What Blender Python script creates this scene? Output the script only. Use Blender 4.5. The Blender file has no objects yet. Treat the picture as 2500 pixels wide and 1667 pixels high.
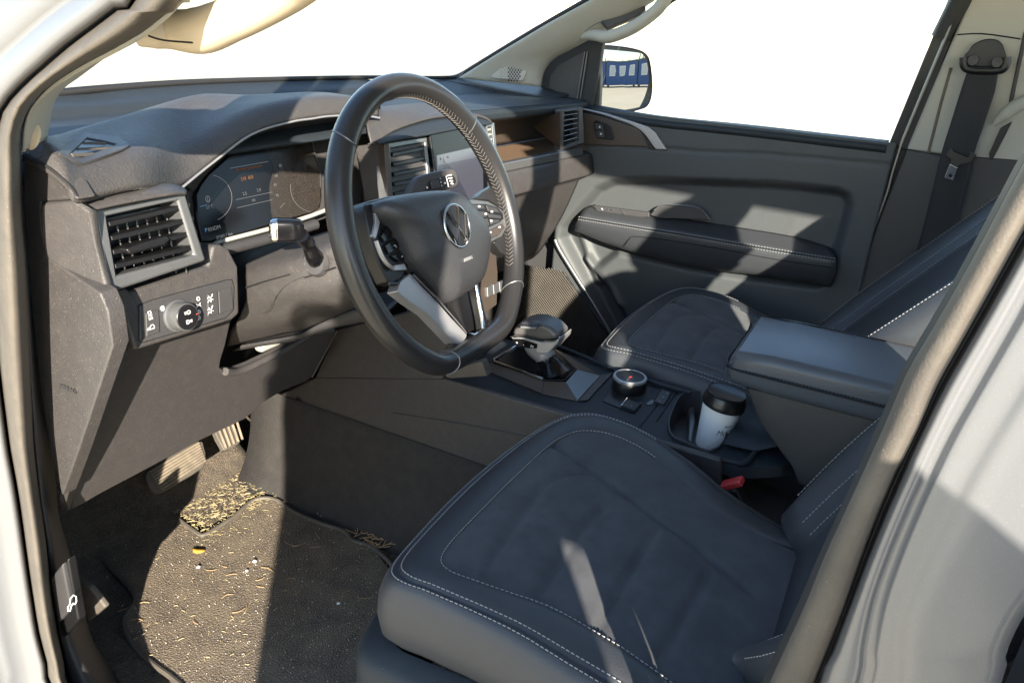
import bpy, bmesh, math, random
import numpy as np
from mathutils import Vector, Matrix
random.seed(7)
SC = bpy.context.scene
COL = SC.collection

# ---------------------------------------------------------------- camera
# car axes: X to the passenger side, Y forward, Z up, metres; Z = 0 is the driver's floor mat
CAM = Vector((-1.14, -.51, .93))
FPX = 1850.0                                    # focal length in pixels of a 2500 px wide picture
AX = Vector((0.46972367, -0.88074267, 0.06043204))      # picture right
AD = Vector((-0.31802059, -0.23267215, -0.91909008))    # picture down
AV = Vector((0.8235427, 0.41249973, -0.38938591))       # viewing direction
cam_d = bpy.data.cameras.new('camera'); cam = bpy.data.objects.new('camera', cam_d); COL.objects.link(cam)
mw = Matrix((( AX.x, -AD.x, -AV.x, CAM.x), (AX.y, -AD.y, -AV.y, CAM.y), (AX.z, -AD.z, -AV.z, CAM.z), (0, 0, 0, 1)))
cam.matrix_world = mw
cam_d.sensor_width = 36; cam_d.lens = FPX/2500*36; cam_d.clip_start = .02; cam_d.clip_end = 2000
SC.camera = cam

# ---------------------------------------------------------------- light
SUN_AZ, SUN_EL = 38.0, 20.6                     # light travels towards (cos az, sin az), down by el
ca, sa, ce, se = math.cos(math.radians(SUN_AZ)), math.sin(math.radians(SUN_AZ)), math.cos(math.radians(SUN_EL)), math.sin(math.radians(SUN_EL))
SUN_T = Vector((ca*ce, sa*ce, -se))
sun_d = bpy.data.lights.new('sun', 'SUN'); sun = bpy.data.objects.new('sun', sun_d); COL.objects.link(sun)
sun_d.energy = 5.0; sun_d.angle = math.radians(.55); sun_d.color = (1, .9, .76)
sun.rotation_euler = SUN_T.to_track_quat('-Z', 'Y').to_euler(); sun.location = (-6, -5, 6)
W = bpy.data.worlds.new('World'); SC.world = W; W.use_nodes = True
wn = W.node_tree.nodes; wn.clear()
sky = wn.new('ShaderNodeTexSky'); sky.sky_type = 'NISHITA'; sky.sun_disc = False
sky.sun_elevation = math.radians(SUN_EL); sky.sun_rotation = math.atan2(-SUN_T.x, -SUN_T.y)
sky.air_density = 1.0; sky.dust_density = .35
bg = wn.new('ShaderNodeBackground'); bg.inputs[1].default_value = .15
wo = wn.new('ShaderNodeOutputWorld')
W.node_tree.links.new(sky.outputs[0], bg.inputs[0]); W.node_tree.links.new(bg.outputs[0], wo.inputs[0])
SC.view_settings.view_transform = 'Standard'; SC.view_settings.look = 'None'
SC.view_settings.gamma = 1; SC.view_settings.use_curve_mapping = False
SC.view_settings.exposure = 1.85
SC.cycles.max_bounces = 8; SC.cycles.diffuse_bounces = 4; SC.cycles.glossy_bounces = 4
SC.cycles.transparent_max_bounces = 16; SC.cycles.sample_clamp_indirect = 6
SC.cycles.caustics_reflective = False; SC.cycles.caustics_refractive = False

# ---------------------------------------------------------------- measuring helpers
def ray(x, y):
    return (AX*((x-1250)/FPX) + AD*((y-833.5)/FPX) + AV)
def P(x, y, X=None, Y=None, Z=None, pl=None):
    """the point of a plane of the car that the photograph shows at (x, y)"""
    d = ray(x, y)
    if X is not None: t = (X-CAM.x)/d.x
    elif Y is not None: t = (Y-CAM.y)/d.y
    elif Z is not None: t = (Z-CAM.z)/d.z
    else:
        p, n = pl; t = (p-CAM).dot(n)/d.dot(n)
    return CAM + d*t
def PP(pts, **k): return [P(x, y, **k) for x, y in pts]
def cv(x0, y0, s):
    return lambda pts: [(x0+a*s, y0+b*s) for a, b in pts]
S9 = .38265
cA, cB, cC = cv(0, 0, S9), cv(800, 0, S9), cv(1600, 0, S9)
cD, cE, cF = cv(0, 500, S9), cv(750, 450, S9), cv(1600, 500, S9)
cG, cH, cI = cv(0, 1067, S9), cv(800, 1067, S9), cv(1600, 1067, S9)
cJ, cK, cL = cv(80, 420, .29332), cv(440, 280, .25513), cv(850, 420, .28055)
cM, cN, cO = cv(1150, 740, .31888), cv(1300, 80, .20408), cv(780, 180, .24231)
cP, cQ, cR = cv(780, 550, .24231), cv(1200, 200, .24231), cv(1350, 400, .34014)
cS, cT, cU, cV = cv(2000, 0, .31888), cv(1200, 600, .2551), cv(500, 560, .2551), cv(0, 1100, .36166)

def cr(p, n=6, closed=False):
    """Catmull-Rom through points"""
    p = [Vector(q) for q in p]; N = len(p); out = []
    for i in range(N if closed else N-1):
        if closed: a, b, c, d = p[i-1], p[i], p[(i+1) % N], p[(i+2) % N]
        else: a, b, c, d = p[max(i-1, 0)], p[i], p[i+1], p[min(i+2, N-1)]
        for k in range(n):
            t = k/n
            out.append(.5*((2*b)+(c-a)*t+(2*a-5*b+4*c-d)*t*t+(3*b-a-3*c+d)*t**3))
    if not closed: out.append(p[-1])
    return out
def rs(p, n):
    """resample a polyline to n points, evenly"""
    L = [0]
    for a, b in zip(p, p[1:]): L.append(L[-1]+(b-a).length)
    out = []; j = 0
    for i in range(n):
        s = L[-1]*i/(n-1)
        while j < len(p)-2 and L[j+1] < s: j += 1
        f = (s-L[j])/max(L[j+1]-L[j], 1e-9); out.append(p[j].lerp(p[j+1], f))
    return out

# ---------------------------------------------------------------- object helpers
def root(name, loc, label, cat, group=None):
    o = bpy.data.objects.new(name, None); COL.objects.link(o); o.location = loc
    o.empty_display_size = .05; o['label'] = label; o['category'] = cat
    if group: o['group'] = group
    return o
def wloc(o):
    v = Vector(o.location)
    while o.parent: o = o.parent; v = v + Vector(o.location)
    return v
def obj(name, verts, faces, mat, parent=None, smooth=True, bevel=0, seg=2, solid=0, subsurf=0, stuff=False, ang=None, edges=()):
    """one mesh object; the vertices are given in car coordinates"""
    me = bpy.data.meshes.new(name)
    me.from_pydata([tuple(v) for v in verts], list(edges), faces); me.validate(); me.update()
    o = bpy.data.objects.new(name, me); COL.objects.link(o)
    if mat is not None: me.materials.append(mat)
    if smooth:
        me.polygons.foreach_set('use_smooth', [True]*len(me.polygons))
        if ang is not None: me.set_sharp_from_angle(angle=math.radians(ang))
    if parent is not None:
        o.parent = parent; o.location = -wloc(parent) if parent.type == 'EMPTY' else (0, 0, 0)
        if parent.type != 'EMPTY': o.location = (0, 0, 0)
    if solid:
        m = o.modifiers.new('solid', 'SOLIDIFY'); m.thickness = solid; m.offset = -1
    if bevel:
        m = o.modifiers.new('bevel', 'BEVEL'); m.width = bevel; m.segments = seg; m.limit_method = 'ANGLE'; m.angle_limit = math.radians(35); m.harden_normals = True
    if subsurf:
        m = o.modifiers.new('sub', 'SUBSURF'); m.levels = subsurf; m.render_levels = subsurf
    if stuff: o['kind'] = 'stuff'
    return o
def newell(p):
    n = Vector((0, 0, 0))
    for a, b in zip(p, p[1:]+p[:1]):
        n += Vector(((a.y-b.y)*(a.z+b.z), (a.z-b.z)*(a.x+b.x), (a.x-b.x)*(a.y+b.y)))
    return n.normalized()
def slab(name, pts, thick, mat, parent=None, bevel=.0015, seg=2, out=0, rnd=0, face=None):
    """a plate with the given outline, its face towards the cabin door, `thick` deep"""
    pts = [Vector(p) for p in pts]
    if rnd: pts = cr(pts, rnd, True)
    n = newell(pts); c = sum(pts, Vector())/len(pts)
    f = face if face is not None else (CAM-c)
    if n.dot(f) < 0: pts = pts[::-1]; n = -n
    N = len(pts); v = [p+n*out for p in pts]+[p+n*(out-thick) for p in pts]
    fs = [list(range(N)), list(range(2*N-1, N-1, -1))]+[[i, i+N, (i+1) % N+N, (i+1) % N] for i in range(N)]
    return obj(name, v, fs, mat, parent, True, bevel, seg, ang=35)
def ring(name, outer, inner, thick, mat, parent=None, bevel=.001, out=0, n=None, seg=2):
    """a frame between two outlines of the same point count"""
    if n: outer, inner = rs(list(outer)+[outer[0]], n+1)[:-1], rs(list(inner)+[inner[0]], n+1)[:-1]
    nn = newell(list(outer)); c = sum(outer, Vector())/len(outer)
    if nn.dot(CAM-c) < 0: outer, inner, nn = outer[::-1], inner[::-1], -nn
    N = len(outer)
    v = [p+nn*out for p in outer]+[p+nn*out for p in inner]+[p+nn*(out-thick) for p in outer]+[p+nn*(out-thick) for p in inner]
    fs = []
    for i in range(N):
        j = (i+1) % N
        fs += [[i, j, N+j, N+i], [2*N+j, 2*N+i, 3*N+i, 3*N+j], [j, i, 2*N+i, 2*N+j], [N+i, N+j, 3*N+j, 3*N+i]]
    return obj(name, v, fs, mat, parent, True, bevel, seg, ang=35)
def patch(name, rows, mat, parent=None, nu=5, nv=4, thick=.003, lin=False, face=None, ang=None, bevel=0, relax=0):
    """a smooth sheet of real thickness through rows of points"""
    R = [cr(r, nu) if not lin else rs([Vector(q) for q in r], (len(r)-1)*nu+1) for r in rows]
    cols = [cr([r[i] for r in R], nv) if not lin else rs([r[i] for r in R], (len(R)-1)*nv+1) for i in range(len(R[0]))]
    a, b = len(cols), len(cols[0])
    for _ in range(relax):
        new = [list(c) for c in cols]
        for i in range(1, a-1):
            for j in range(1, b-1): new[i][j] = (cols[i][j]+cols[i-1][j]+cols[i+1][j])/3
        cols = new
    v = [p for c in cols for p in c]
    fs = [[i*b+j, i*b+j+1, (i+1)*b+j+1, (i+1)*b+j] for i in range(a-1) for j in range(b-1)]
    q = [v[i] for i in fs[len(fs)//2]]; nn = sum((newell([v[i] for i in f]) for f in fs), Vector())
    if nn.dot(face if face is not None else CAM-sum(v, Vector())/len(v)) < 0: fs = [f[::-1] for f in fs]
    return obj(name, v, fs, mat, parent, True, bevel, 2, solid=thick, ang=ang)
def tube(name, path, rad, mat, parent=None, closed=False, n=8, sm=0, flat=1.0, up=None, caps=True, stuff=False):
    path = [Vector(p) for p in path]
    if sm: path = cr(path, sm, closed)
    N = len(path); r = rad if isinstance(rad, (list, tuple)) else [rad]*N
    if len(r) != N: r = list(np.interp(np.linspace(0, 1, N), np.linspace(0, 1, len(r)), r))
    v, fs = [], []; prev = up
    for i, p in enumerate(path):
        t = (path[(i+1) % N]-path[i-1]) if closed else (path[min(i+1, N-1)]-path[max(i-1, 0)])
        t.normalize()
        u = prev if prev is not None else (Vector((0, 0, 1)) if abs(t.z) < .9 else Vector((1, 0, 0)))
        s = t.cross(u).normalized(); u = s.cross(t).normalized()
        if up is None: prev = u
        for k in range(n):
            a = 2*math.pi*k/n; v.append(p+s*(math.cos(a)*r[i])+u*(math.sin(a)*r[i]*flat))
    for i in range(N if closed else N-1):
        j = (i+1) % N
        for k in range(n): l = (k+1) % n; fs.append([i*n+k, i*n+l, j*n+l, j*n+k])
    if not closed and caps: fs += [list(range(n))[::-1], list(range((N-1)*n, N*n))]
    return obj(name, v, fs, mat, parent, True, stuff=stuff, ang=50)
def box(name, c, size, mat, parent=None, ax=None, bevel=.002, seg=2):
    c = Vector(c); X, Y, Z = ax if ax else (Vector((1, 0, 0)), Vector((0, 1, 0)), Vector((0, 0, 1)))
    a, b, d = [s/2 for s in size]
    v = [c+X*(a*i)+Y*(b*j)+Z*(d*k) for k in (-1, 1) for j in (-1, 1) for i in (-1, 1)]
    fs = [[0, 2, 3, 1], [4, 5, 7, 6], [0, 1, 5, 4], [2, 6, 7, 3], [0, 4, 6, 2], [1, 3, 7, 5]]
    return obj(name, v, fs, mat, parent, True, min(bevel, min(size)*.45), seg, ang=35)
from mathutils.bvhtree import BVHTree
_bvh = {}
def onto(o, x, y, lift=.0006):
    """point of a built surface that the photograph shows at (x, y)"""
    if o.name not in _bvh: _bvh[o.name] = BVHTree.FromPolygons([tuple(v.co) for v in o.data.vertices], [list(p.vertices) for p in o.data.polygons])
    h, n, i, d = _bvh[o.name].ray_cast(CAM, ray(x, y).normalized())
    if h is None: return None
    if n.dot(CAM-h) < 0: n = -n
    return h+n*lift
def lathe(name, prof, c, axis, mat, parent=None, n=32, sx=1.0, ref=None):
    """profile of (radius, height) turned about an axis"""
    c = Vector(c); axis = Vector(axis).normalized()
    u = (Vector(ref) if ref is not None else Vector((1, 0, 0))); u = (u-axis*u.dot(axis)).normalized(); w = axis.cross(u)
    v, fs = [], []
    for r, h in prof:
        for k in range(n): a = 2*math.pi*k/n; v.append(c+axis*h+u*(r*math.cos(a)*sx)+w*(r*math.sin(a)))
    for i in range(len(prof)-1):
        for k in range(n): l = (k+1) % n; fs.append([i*n+k, i*n+l, (i+1)*n+l, (i+1)*n+k])
    fs += [list(range(n))[::-1], list(range((len(prof)-1)*n, len(prof)*n))]
    return obj(name, v, fs, mat, parent, True, ang=40)
def stitches(name, path, mat, parent=None, pitch=.0055, ln=.0036, r=.00055, sm=6, zig=0):
    """one row of thread: short raised dashes, one part"""
    p = cr(path, sm) if sm else [Vector(q) for q in path]
    L = sum((b-a).length for a, b in zip(p, p[1:])); n = max(int(L/pitch), 2)
    q = rs(p, n*2+1); v, fs = [], []
    for i in range(n):
        a, b = q[2*i], q[2*i+1]; m = (a+b)/2; d = (b-a).normalized(); a = m-d*ln/2; b = m+d*ln/2
        u = (CAM-m).normalized(); s = d.cross(u).normalized(); u = s.cross(d)
        if zig: a = a+s*zig*(1 if i % 2 else -1); b = b-s*zig*(1 if i % 2 else -1)
        k = len(v)
        for e in (a, b): v += [e+s*r*1.2, e+u*r, e-s*r*1.2, e-u*r]
        fs += [[k, k+1, k+5, k+4], [k+1, k+2, k+6, k+5], [k+2, k+3, k+7, k+6], [k+3, k, k+4, k+7], [k+3, k+2, k+1, k], [k+4, k+5, k+6, k+7]]
    return obj(name, v, fs, mat, parent, True)
def text(name, s, o, u, w, h, mat, parent=None, depth=.0002, align='LEFT', shear=0):
    """lettering: origin o, reading direction u, upwards w, capital height about h"""
    cu = bpy.data.curves.new(name, 'FONT'); cu.body = s; cu.size = h*1.4; cu.extrude = depth; cu.align_x = align; cu.shear = shear
    t = bpy.data.objects.new(name, cu); COL.objects.link(t)
    dg = bpy.context.evaluated_depsgraph_get(); me = bpy.data.meshes.new_from_object(t.evaluated_get(dg))
    bpy.data.objects.remove(t); bpy.data.curves.remove(cu)
    u = Vector(u).normalized(); n = u.cross(Vector(w)).normalized(); w = n.cross(u)
    vs = [Vector(o)+u*v.co.x+w*v.co.y+n*(v.co.z+depth+.0003) for v in me.vertices]
    fs = [list(p.vertices) for p in me.polygons]; bpy.data.meshes.remove(me)
    return obj(name, vs, fs, mat, parent, False)
def merge(name, parts, mat, parent=None, **k):
    """several (verts, faces) into one mesh"""
    v, f = [], []
    for a, b in parts:
        o = len(v); v += a; f += [[i+o for i in q] for q in b]
    return obj(name, v, f, mat, parent, **k)
def boxvf(c, size, ax=None):
    c = Vector(c); X, Y, Z = ax if ax else (Vector((1, 0, 0)), Vector((0, 1, 0)), Vector((0, 0, 1)))
    a, b, d = [s/2 for s in size]
    return [c+X*(a*i)+Y*(b*j)+Z*(d*k) for k in (-1, 1) for j in (-1, 1) for i in (-1, 1)], [[0, 2, 3, 1], [4, 5, 7, 6], [0, 1, 5, 4], [2, 6, 7, 3], [0, 4, 6, 2], [1, 3, 7, 5]]

# ---------------------------------------------------------------- materials
def lin(r, g, b):
    f = lambda c: (c/255/12.92) if c/255 <= .04045 else ((c/255+.055)/1.055)**2.4
    return (f(r), f(g), f(b))
def mat(name, col, rough=.5, metal=0.0, bump=None, mott=None, dust=0.0, coat=0.0, spec=.5, sheen=0.0, emit=None, weave=None, speck=None, vor=None, scratch=0):
    m = bpy.data.materials.new(name); m.use_nodes = True; nt = m.node_tree; b = nt.nodes['Principled BSDF']; N = nt.nodes.new; L = nt.links.new
    b.inputs['Base Color'].default_value = (*col, 1); b.inputs['Roughness'].default_value = rough; b.inputs['Metallic'].default_value = metal
    b.inputs['Specular IOR Level'].default_value = spec
    if coat: b.inputs['Coat Weight'].default_value = coat; b.inputs['Coat Roughness'].default_value = .08
    if sheen: b.inputs['Sheen Weight'].default_value = sheen; b.inputs['Sheen Roughness'].default_value = .5
    if emit: b.inputs['Emission Color'].default_value = (*emit[0], 1); b.inputs['Emission Strength'].default_value = emit[1]
    tc = N('ShaderNodeTexCoord'); co = tc.outputs['Object']
    cur = None
    def noise(sc, det=3, rg=.6):
        n = N('ShaderNodeTexNoise'); n.inputs['Scale'].default_value = sc; n.inputs['Detail'].default_value = det; n.inputs['Roughness'].default_value = rg; L(co, n.inputs['Vector']); return n.outputs['Fac']
    def mixc(fac, a, c2):
        x = N('ShaderNodeMix'); x.data_type = 'RGBA'; L(fac, x.inputs[0])
        if a is None: x.inputs[6].default_value = (*col, 1)
        else: L(a, x.inputs[6])
        x.inputs[7].default_value = (*c2, 1); return x.outputs[2]
    def ramp(v, lo, hi, scale=1.0):
        r = N('ShaderNodeMapRange'); r.inputs[1].default_value = lo; r.inputs[2].default_value = hi; r.inputs[4].default_value = scale; L(v, r.inputs[0]); return r.outputs[0]
    if mott:                                                  # (scale, second colour, amount)
        cur = mixc(ramp(noise(mott[0], 5), .35, .7, mott[2]), cur, mott[1])
    if dust:                                                  # a fine pale film in patches and tiny specks
        cur = mixc(ramp(noise(75, 8, .75), .45, .85, dust*.16), cur, (.36, .31, .25))
        v = N('ShaderNodeTexVoronoi'); v.inputs['Scale'].default_value = 420; L(co, v.inputs['Vector'])
        lt = N('ShaderNodeMath'); lt.operation = 'LESS_THAN'; lt.inputs[1].default_value = .17; L(v.outputs['Distance'], lt.inputs[0])
        sp = N('ShaderNodeSeparateColor'); L(v.outputs['Color'], sp.inputs[0])
        g = N('ShaderNodeMath'); g.operation = 'GREATER_THAN'; g.inputs[1].default_value = 1-.13*dust; L(sp.outputs[0], g.inputs[0])
        mu = N('ShaderNodeMath'); mu.operation = 'MULTIPLY'; L(lt.outputs[0], mu.inputs[0]); L(g.outputs[0], mu.inputs[1])
        m2 = N('ShaderNodeMath'); m2.operation = 'MULTIPLY'; m2.inputs[1].default_value = .4; L(mu.outputs[0], m2.inputs[0])
        cur = mixc(m2.outputs[0], cur, (.45, .39, .31))
    if speck:                                                 # (scale, amount, colour)
        v = N('ShaderNodeTexNoise'); v.inputs['Scale'].default_value = speck[0]; v.inputs['Detail'].default_value = 2; L(co, v.inputs['Vector'])
        cur = mixc(ramp(v.outputs['Fac'], 1-speck[1], 1-speck[1]+.06), cur, speck[2])
    if cur is not None: L(cur, b.inputs['Base Color'])
    h = None
    if bump:                                                  # (scale, strength, distance)
        h = noise(bump[0], 2, .55)
    if vor:
        v = N('ShaderNodeTexVoronoi'); v.inputs['Scale'].default_value = vor[0]; v.feature = 'SMOOTH_F1'; L(co, v.inputs['Vector']); h = v.outputs['Distance']; bump = vor
    if weave:                                                 # (cells per metre, strength, distance)
        mp = N('ShaderNodeMapping'); mp.inputs['Rotation'].default_value = (.3, .2, math.radians(40)); L(co, mp.inputs[0])
        ws = []
        for dr in ('X', 'Y'):
            w = N('ShaderNodeTexWave'); w.wave_type = 'BANDS'; w.bands_direction = dr; w.inputs['Scale'].default_value = weave[0]; L(mp.outputs[0], w.inputs[0]); ws.append(w.outputs['Fac'])
        mx = N('ShaderNodeMath'); mx.operation = 'MULTIPLY'; L(ws[0], mx.inputs[0]); L(ws[1], mx.inputs[1]); h = mx.outputs[0]; bump = weave
    if h is not None:
        bp = N('ShaderNodeBump'); bp.inputs['Strength'].default_value = bump[1]; bp.inputs['Distance'].default_value = bump[2]; L(h, bp.inputs['Height']); L(bp.outputs[0], b.inputs['Normal'])
        rr = N('ShaderNodeMapRange'); rr.inputs[3].default_value = max(rough-.07, .02); rr.inputs[4].default_value = min(rough+.09, 1); L(noise(9, 4), rr.inputs[0]); L(rr.outputs[0], b.inputs['Roughness'])
    return m
def glass(name, tint=(1, 1, 1), refl=.06, rough=.0):
    m = bpy.data.materials.new(name); m.use_nodes = True; nt = m.node_tree; nt.nodes.clear(); N = nt.nodes.new; L = nt.links.new
    t = N('ShaderNodeBsdfTransparent'); t.inputs[0].default_value = (*tint, 1); g = N('ShaderNodeBsdfGlossy'); g.inputs['Roughness'].default_value = rough
    fr = N('ShaderNodeFresnel'); fr.inputs[0].default_value = 1.35; mu = N('ShaderNodeMath'); mu.operation = 'MULTIPLY'; mu.inputs[1].default_value = refl/.04; L(fr.outputs[0], mu.inputs[0]); mu.use_clamp = True
    x = N('ShaderNodeMixShader'); L(mu.outputs[0], x.inputs[0]); L(t.outputs[0], x.inputs[1]); L(g.outputs[0], x.inputs[2]); o = N('ShaderNodeOutputMaterial'); L(x.outputs[0], o.inputs[0]); return m

M = {}
M['plastic'] = mat('dark grained plastic', (.049, .0455, .045), .5, bump=(430, .5, .0011), dust=.5)
M['plastic2'] = mat('dark plastic', (.043, .042, .044), .5, bump=(1100, .3, .0006), dust=.2)
M['pad'] = mat('textured dash pad', (.051, .0475, .0465), .6, vor=(330, .55, .0012), dust=.4)
M['deck'] = mat('smooth dash top', (.019, .025, .031), .58, bump=(1500, .2, .0004), dust=.12, spec=.35)
M['frame'] = mat('satin grey frame', (.16, .165, .17), .33, metal=.55, dust=.55)
M['silver'] = mat('satin silver', (.40, .40, .41), .34, metal=.55)
M['chrome'] = mat('bright chrome', (.62, .61, .6), .1, metal=1)
M['black'] = mat('black plastic', (.008, .008, .009), .38, bump=(800, .1, .0003))
M['gloss'] = mat('gloss black', (.006, .006, .007), .16, spec=.28)
M['rubber'] = mat('rubber seal', (.075, .066, .056), .62, bump=(700, .4, .0008), mott=(20, (.13, .112, .088), .6), dust=.4)
M['rubberdk'] = mat('dark rubber seal', (.018, .018, .019), .6, bump=(700, .3, .0006))
M['beige'] = mat('beige pillar trim', (.40, .39, .345), .62, bump=(900, .25, .0006))
M['cream'] = mat('cream grab handle', (.60, .50, .36), .5, bump=(900, .15, .0005))
M['paint'] = mat('silver paint', (.19, .196, .207), .34, metal=.35, coat=.3, speck=(1500, .36, (.255, .26, .27)))
M['leather'] = mat('black leather', (.042, .045, .051), .42, vor=(420, .35, .0007))
M['armtop'] = mat('armrest leather', (.075, .085, .10), .36, vor=(420, .3, .0006))
M['doorcard'] = mat('door card plastic', (.056, .061, .064), .56, bump=(900, .3, .0006), dust=.15)
M['rim'] = mat('smooth wheel leather', (.021, .0205, .021), .31, vor=(700, .16, .0004))
M['airbag'] = mat('grained airbag cover', (.036, .037, .04), .46, vor=(520, .5, .0007))
M['suede'] = mat('dark suede seat cloth', (.042, .045, .052), .9, bump=(600, .4, .0008), mott=(22, (.072, .076, .085), .9), sheen=.12)
M['cloth'] = mat('seat border leather', (.04, .043, .05), .5, vor=(500, .4, .0006))
M['thread'] = mat('pale grey thread', (.36, .36, .36), .7)
M['thread2'] = mat('brown grey thread', (.15, .135, .125), .7)
M['seam'] = mat('dark seam', (.008, .008, .009), .8)
M['carpet'] = mat('dusty carpet', (.062, .052, .042), .97, bump=(420, 1, .004), mott=(40, (.15, .12, .085), .75), speck=(520, .42, (.24, .19, .13)))
M['matt'] = mat('dusty velour floor mat', (.095, .078, .06), .97, bump=(330, 1, .005), mott=(24, (.21, .168, .118), .8), speck=(430, .45, (.25, .2, .14)))
M['carpet_shade'] = mat('shade-darkened tunnel carpet', (.03, .028, .027), .97, bump=(420, 1, .003), mott=(40, (.05, .045, .04), .7))  # carpet copy with the shade along the tunnel put into its colour
M['wood'] = mat('brown grained shelf', (.13, .08, .048), .6, bump=(260, .6, .0012), mott=(120, (.15, .1, .062), .8), dust=.5)
M['brown'] = mat('brown brushed trim', (.075, .058, .046), .42, metal=.2, bump=(500, .2, .0005), dust=.2)
M['white'] = mat('white print', (.72, .72, .7), .6)
M['red'] = mat('red plastic', (.62, .05, .05), .4)
M['cup'] = mat('white paper cup', (.84, .84, .83), .6, bump=(300, .1, .0004))
M['lid'] = mat('black cup lid', (.012, .012, .013), .3)
M['glass'] = glass('window glass', (.97, .985, .98), .012)
M['mirror'] = mat('mirror glass', (.42, .42, .42), .0, metal=1)
# ================================================================ ground and cab shell
g = obj('ground', [(-400, -400, -.55), (400, -400, -.55), (400, 400, -.55), (-400, 400, -.55)], [[0, 1, 2, 3]],
        mat('pale trodden sand', (.74, .65, .47), .95, bump=(6, .3, .03), mott=(.35, (.62, .51, .34), .5)), None, False)
g['kind'] = 'structure'

body = root('car_body', (-.72, .3, -.05), 'pale silver car body with pillars, door seals and cabin floor around the interior', 'car')
SO = [(345, -20), (245, 57), (153, 126), (77, 195), (31, 237), (4, 279), (-8, 330), (-10, 500), (-8, 700), (-4, 850), (8, 960), (25, 1090), (47, 1208), (72, 1389), (94, 1534), (135, 1690)]
SI = [(452, -20), (413, 27), (344, 84), (268, 126), (184, 168), (126, 207), (77, 253), (52, 300), (50, 371), (50, 500), (62, 640), (68, 760), (74, 900), (83, 1100), (96, 1208), (112, 1317), (127, 1462), (145, 1570), (175, 1690)]
def R2(p, n): return [Vector(q) for q in rs([Vector((a, b, 0)) for a, b in p], n)]
def lerp2(a, b, t, n=26): return [(p.x+(q.x-p.x)*t, p.y+(q.y-p.y)*t) for p, q in zip(R2(a, n), R2(b, n))]
ROOF_A, ROOF_B = Vector((-.668, -.10, 1.25)), Vector((-.668, -.655, 1.26))
SILL_A = [Vector((-.742, .24, .05)), Vector((-.748, .05, .0)), Vector((-.75, -.35, .0))]
def ext(rows, head=None, tail=None, k=.8):
    """carry the strips on beyond the picture: up to the roof, down to the sill"""
    m0 = sum((r[0] for r in rows), Vector())/len(rows); m1 = sum((r[-1] for r in rows), Vector())/len(rows); out = []
    for r in rows:
        a = list(r)
        if head is not None:
            T = head+(r[0]-m0)*k; a = [T, r[0].lerp(T, .66), r[0].lerp(T, .33)]+a
        if tail is not None:
            o_ = (r[-1]-m1)*k; o_ = Vector((o_.x, 0, o_.length*(-1 if o_.y > 0 else 1)*.8)) if len(tail) > 1 else o_; a = a+[t+o_ for t in tail]
        out.append(a)
    return out
# rubber door seal, a rounded bead all along the opening
rows = [PP(lerp2(SO, SI, t), X=x) for t, x in ((-.04, -.728), (.03, -.742), (.2, -.756), (.45, -.76), (.72, -.752), (.92, -.738), (1.0, -.722))]
patch('door_seal', ext(rows, ROOF_A, SILL_A), M['rubber'], body, 2, 2, .004)
patch('seal_groove', ext([PP(lerp2(SO, SI, t), X=x) for t, x in ((-.14, -.738), (-.07, -.728), (.0, -.725))], ROOF_A+Vector((-.01, .02, .01)), [v+Vector((0, 0, -.02)) for v in SILL_A]), M['rubberdk'], body, 2, 2, .004)
# silver panel outside the seal
def off(p, dx, dy): return [(a+dx, b+dy) for a, b in p]
SOr = lerp2(SO, SO, 0)
nrm = []
for i, (a, b) in enumerate(SOr):
    p, q = SOr[max(i-1, 0)], SOr[min(i+1, len(SOr)-1)]; t = Vector((q[0]-p[0], q[1]-p[1], 0)).normalized(); nrm.append((t.y, -t.x))
def side(d): return [(a-n[0]*d, b-n[1]*d) for (a, b), n in zip(SOr, nrm)]
patch('pillar_panel', ext([PP(side(5), X=-.735), PP(side(14), X=-.747), PP(side(40), X=-.754), PP(side(70), X=-.752), PP(side(95), X=-.748), PP(side(130), X=-.752), PP(side(230), X=-.745)], ROOF_A+Vector((-.015, .05, .03)), [v+Vector((-.01, 0, -.06)) for v in SILL_A]), M['paint'], body, 2, 3, .003)
# inner foot-well trim and sill trim
KI = [(55, 371), (57, 500), (72, 653), (83, 787), (102, 959), (128, 1100), (140, 1209), (142, 1252), (168, 1346), (195, 1462), (217, 1534), (235, 1581), (268, 1625), (320, 1700)]
SI2 = [(50, 371), (50, 500), (62, 640), (68, 760), (74, 900), (83, 1100), (96, 1208), (112, 1317), (127, 1462), (145, 1570), (175, 1690)]
patch('kick_panel', [PP(lerp2(SI2, KI, 0), X=-.722), PP(lerp2(SI2, KI, .3), X=-.716), PP(lerp2(SI2, KI, .7), X=-.682), PP(lerp2(SI2, KI, .97), X=-.648), PP(lerp2(SI2, KI, 1.0), X=-.632)], M['plastic2'], body, 2, 3, .003)
# bonnet release lever in the trim
lv = PP(cV([(362, 830), (475, 715), (548, 1130), (440, 1255)]), X=-.722)
slab('lever_recess', lv, .012, M['black'], body, .003, out=.004)
lp = slab('bonnet_lever', PP(cV([(388, 830), (470, 730), (525, 1010), (515, 1050), (445, 1130)]), X=-.722), .008, M['plastic2'], body, .003, out=.010)
o = P(*cV([(460, 1080)])[0], X=-.735); u = (P(*cV([(520, 1010)])[0], X=-.735)-o)
tube('lever_mark', [o+u*a+Vector((0, 0, .006))*b for a, b in ((0, 0), (.05, .9), (.3, 1), (.45, 2), (.8, 2), (1, 1), (.95, 0), (.75, -.3), (.6, .4), (.35, .2), (.2, -.5), (0, 0))], .0007, M['white'], lp, n=5)
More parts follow.
